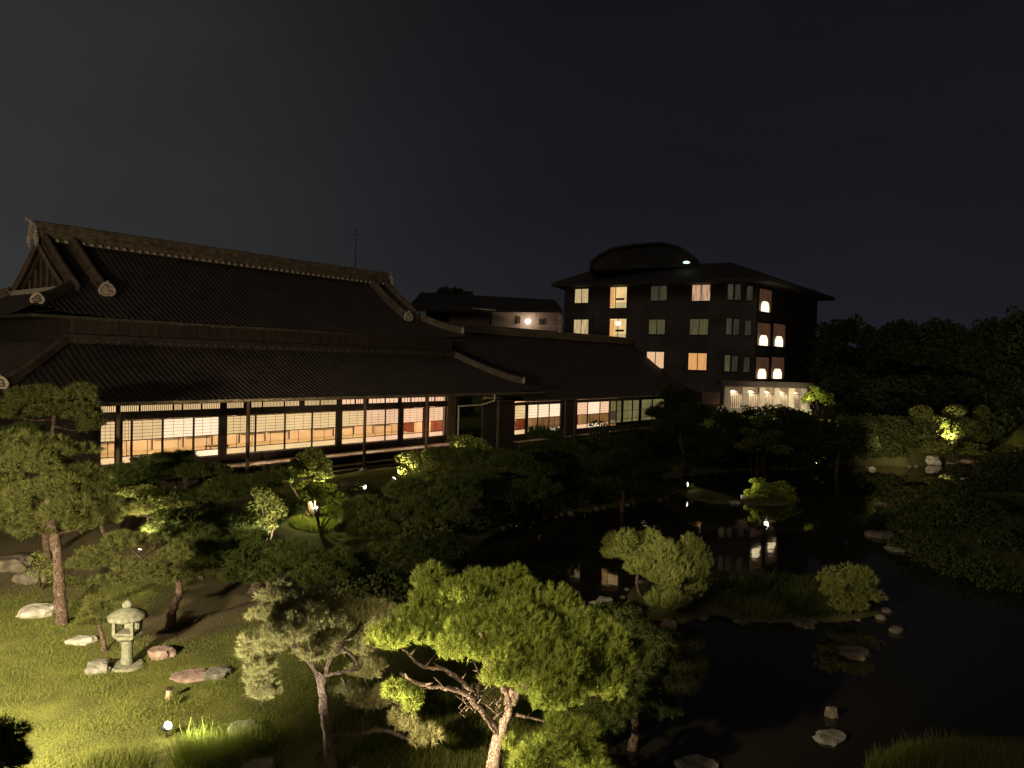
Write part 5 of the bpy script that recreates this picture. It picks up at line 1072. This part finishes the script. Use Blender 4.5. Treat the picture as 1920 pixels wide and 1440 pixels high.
# uplights just below the frame that light the two pines
p = DP(470, 1700, 10.0); p.z = .05
spotlamp('uplight in the grass in front of the bright pine, just below the view', p, DP(950, 1235, 12.4), 5200, 74, WARM)
p = DP(190, 1700, 9.6); p.z = .05
spotlamp('uplight in the grass in front of the grey green pine, just below the view', p, DP(545, 1190, 13.2), 3000, 50, WHITE)
p = Vector((-9.5, 8.5, .05))
T_ = thing('flood_light', 'floodlight on a short pole left of the lawn, just outside the view', 'floodlight', p)
MB().tube([p, p+Vector((0, 0, 3.4))], .05, 8).build('pole', M['metal'], T_, p); MB().box((p.x-.25, p.y-.1, 3.35), (p.x+.25, p.y+.1, 3.7)).build('housing', M['metal'], T_, p)
light('flood_beam', 'SPOT', p+Vector((.1, .3, 3.5)), 13000, WARM, T_, p, (-10.8, 14.4, 0), .15, 104, 1.0)
light('flood_beam', 'SPOT', p+Vector((.3, .1, 3.5)), 420, WARM, T_, p, DP(10, 1400, 9.0), .15, 60, 1.0)  # weak extra beam added to brighten the corner pine
light('flood_beam', 'SPOT', p+Vector((.3, .3, 3.5)), 20000, WARM, T_, p, DP(1232, 1055, 24), .12, 9.5, .8)
p = Vector((-7, 3, 6.6))
T_ = thing('flood_light', 'high floodlight on a tall pole left of the camera, outside the view', 'floodlight', (p.x, p.y, 0))
MB().tube([(p.x, p.y, 0), p], .06, 8).build('pole', M['metal'], T_, (p.x, p.y, 0)); MB().box((p.x-.25, p.y-.25, 6.6), (p.x+.25, p.y+.1, 6.9)).build('housing', M['metal'], T_, (p.x, p.y, 0))
light('flood_beam', 'SPOT', p+Vector((.1, .35, 0)), 9000, WARM, T_, (p.x, p.y, 0), DP(960, 1170, 12.6), .12, 34, .7)
light('flood_beam', 'SPOT', p+Vector((.5, .3, .1)), 2600, WARM, T_, (p.x, p.y, 0), DP(1590, 1110, 24), .12, 13, .8)
p = Vector((-16, 7, 0))
T_ = thing('flood_light', 'floodlight on a pole at the far left aimed at the great roof, outside the view', 'floodlight', p)
MB().tube([p, p+Vector((0, 0, 6.5))], .06, 8).build('pole', M['metal'], T_, p); MB().box((p.x-.25, p.y-.25, 6.5), (p.x+.25, p.y+.1, 6.8)).build('housing', M['metal'], T_, p)
light('flood_beam', 'SPOT', p+Vector((.1, .4, 6.6)), 6500, WARM, T_, p, DP(230, 560, 36), .3, 60, .9)
light('flood_beam', 'SPOT', p+Vector((.4, .4, 6.6)), 15000, WARM, T_, p, DP(400, 980, 27), .3, 50, 1.0)  # second beam added to brighten the dim pines before the hall
g = near(590, 972); spotlamp('ground spotlight below the ball shaped bush before the hall', g+Vector((.05, -.1, 0)), DP(585, 880, 32.8), 1600, 130, (1, .93, .55), 'bulb_small', 2.0, .35)
light('grass_glow', 'POINT', g+Vector((0, -.4, .7)), 110, (1, .93, .5), size=.06)
g = DP(684, 916, 33.0); g.z = zt(g.x, g.y); g = near(684, 930); spotlamp('ground spotlight between the ball shaped bush and the steps', g, DP(583, 880, 32.6), 260, 70, WARM, 'bulb_small', 1.7, .4)
lampat('small spotlight beside the pale bush before the steps', 735, 899, 36.8, DP(785, 874, 37.4), 900, 90, WARM, 1.3)
lampat('spotlight hidden under the flat lit bush', 850, 864, 37.4, DP(880, 828, 38.6), 600, 60, WARM, 1.0)
lampat('tiny spotlight in the dark pines before the annex', 976, 869, 38.6, DP(1003, 852, 40.4), 260, 80, WARM, 1.4)
g = DP(262, 985, 26.0); g.z = zt(g.x, g.y); spotlamp('spotlight behind the leafy shrub left of the hall steps', g, DP(300, 928, 26.8), 1300, 120, WARM, 'bulb_small', .8, .3)
g = DP(485, 1000, 25.8); g.z = zt(g.x, g.y); spotlamp('spotlight under the shrub with scattered pale leaves', g, DP(505, 950, 26.6), 700, 120, WHITE, 'bulb_small', .8, .3)
lampat('small white spotlight at the left end of the lamp lit spit', 1283, 908, 46.5, DP(1440, 920, 45), 2600, 36, WARM, 1.8)
shrub('tiny yellow bush right of the small white spotlight', base_at(1296, 46.9), 46.9, [(1296, 914, 8, 6, 0)], M['leaf_bright'], 500, .12)
lampat('upper green lit lamp on the far bank', 1318, 806, 57.2, DP(1330, 800, 60), 60, 120, (1, 1, .5), 1.5)
lampat('lower green lit lamp on the far bank', 1318, 830, 56.9, DP(1330, 828, 60), 50, 120, (1, 1, .5), 1.3)
g = near(1425, 812); spotlamp('spotlight under the bright yellow green branch', g, DP(1430, 788, 57), 420, 80, (1, 1, .6), 'bulb_small', .8, .3)
lampat('white spotlight alone on the far shore', 1523, 870, 59, DP(1568, 868, 60), 90, 50, WARM, 1.5)
g = near(1780, 852); lampat('spotlight on the lit right bank', 1780, 833, g.y-1.2, DP(1740, 840, g.y+1), 2400, 150, (1, .92, .55), 1.6)
g = near(1575, 822); spotlamp('spotlight behind the pale plants of the far bank', g, DP(1592, 810, 56), 260, 120, (1, .95, .6), 'bulb_small', .8, .3)
g = near(1610, 885) if False else GZ(1600, 878, -.3)
light('shore_spot', 'SPOT', GZ(1568, 870, .1), 200, WARM, None, None, GZ(1640, 878, -.3), .05, 30, .5)
p = DP(1700, 800, 40); light('bank_fill', 'SPOT', DP(1660, 840, 52), 4500, WARM, None, None, DP(1775, 815, 66), .1, 60, .9)  # unseen spot without a fixture, added to brighten the leafy mounds
g = near(1528, 758); light('bush_glow', 'POINT', DP(1520, 750, 66.8), 130, (1, .95, .6), size=.1)
print('objects', len(bpy.data.objects), 'tris', sum(len(o.data.polygons) for o in bpy.data.objects if o.type == 'MESH'))
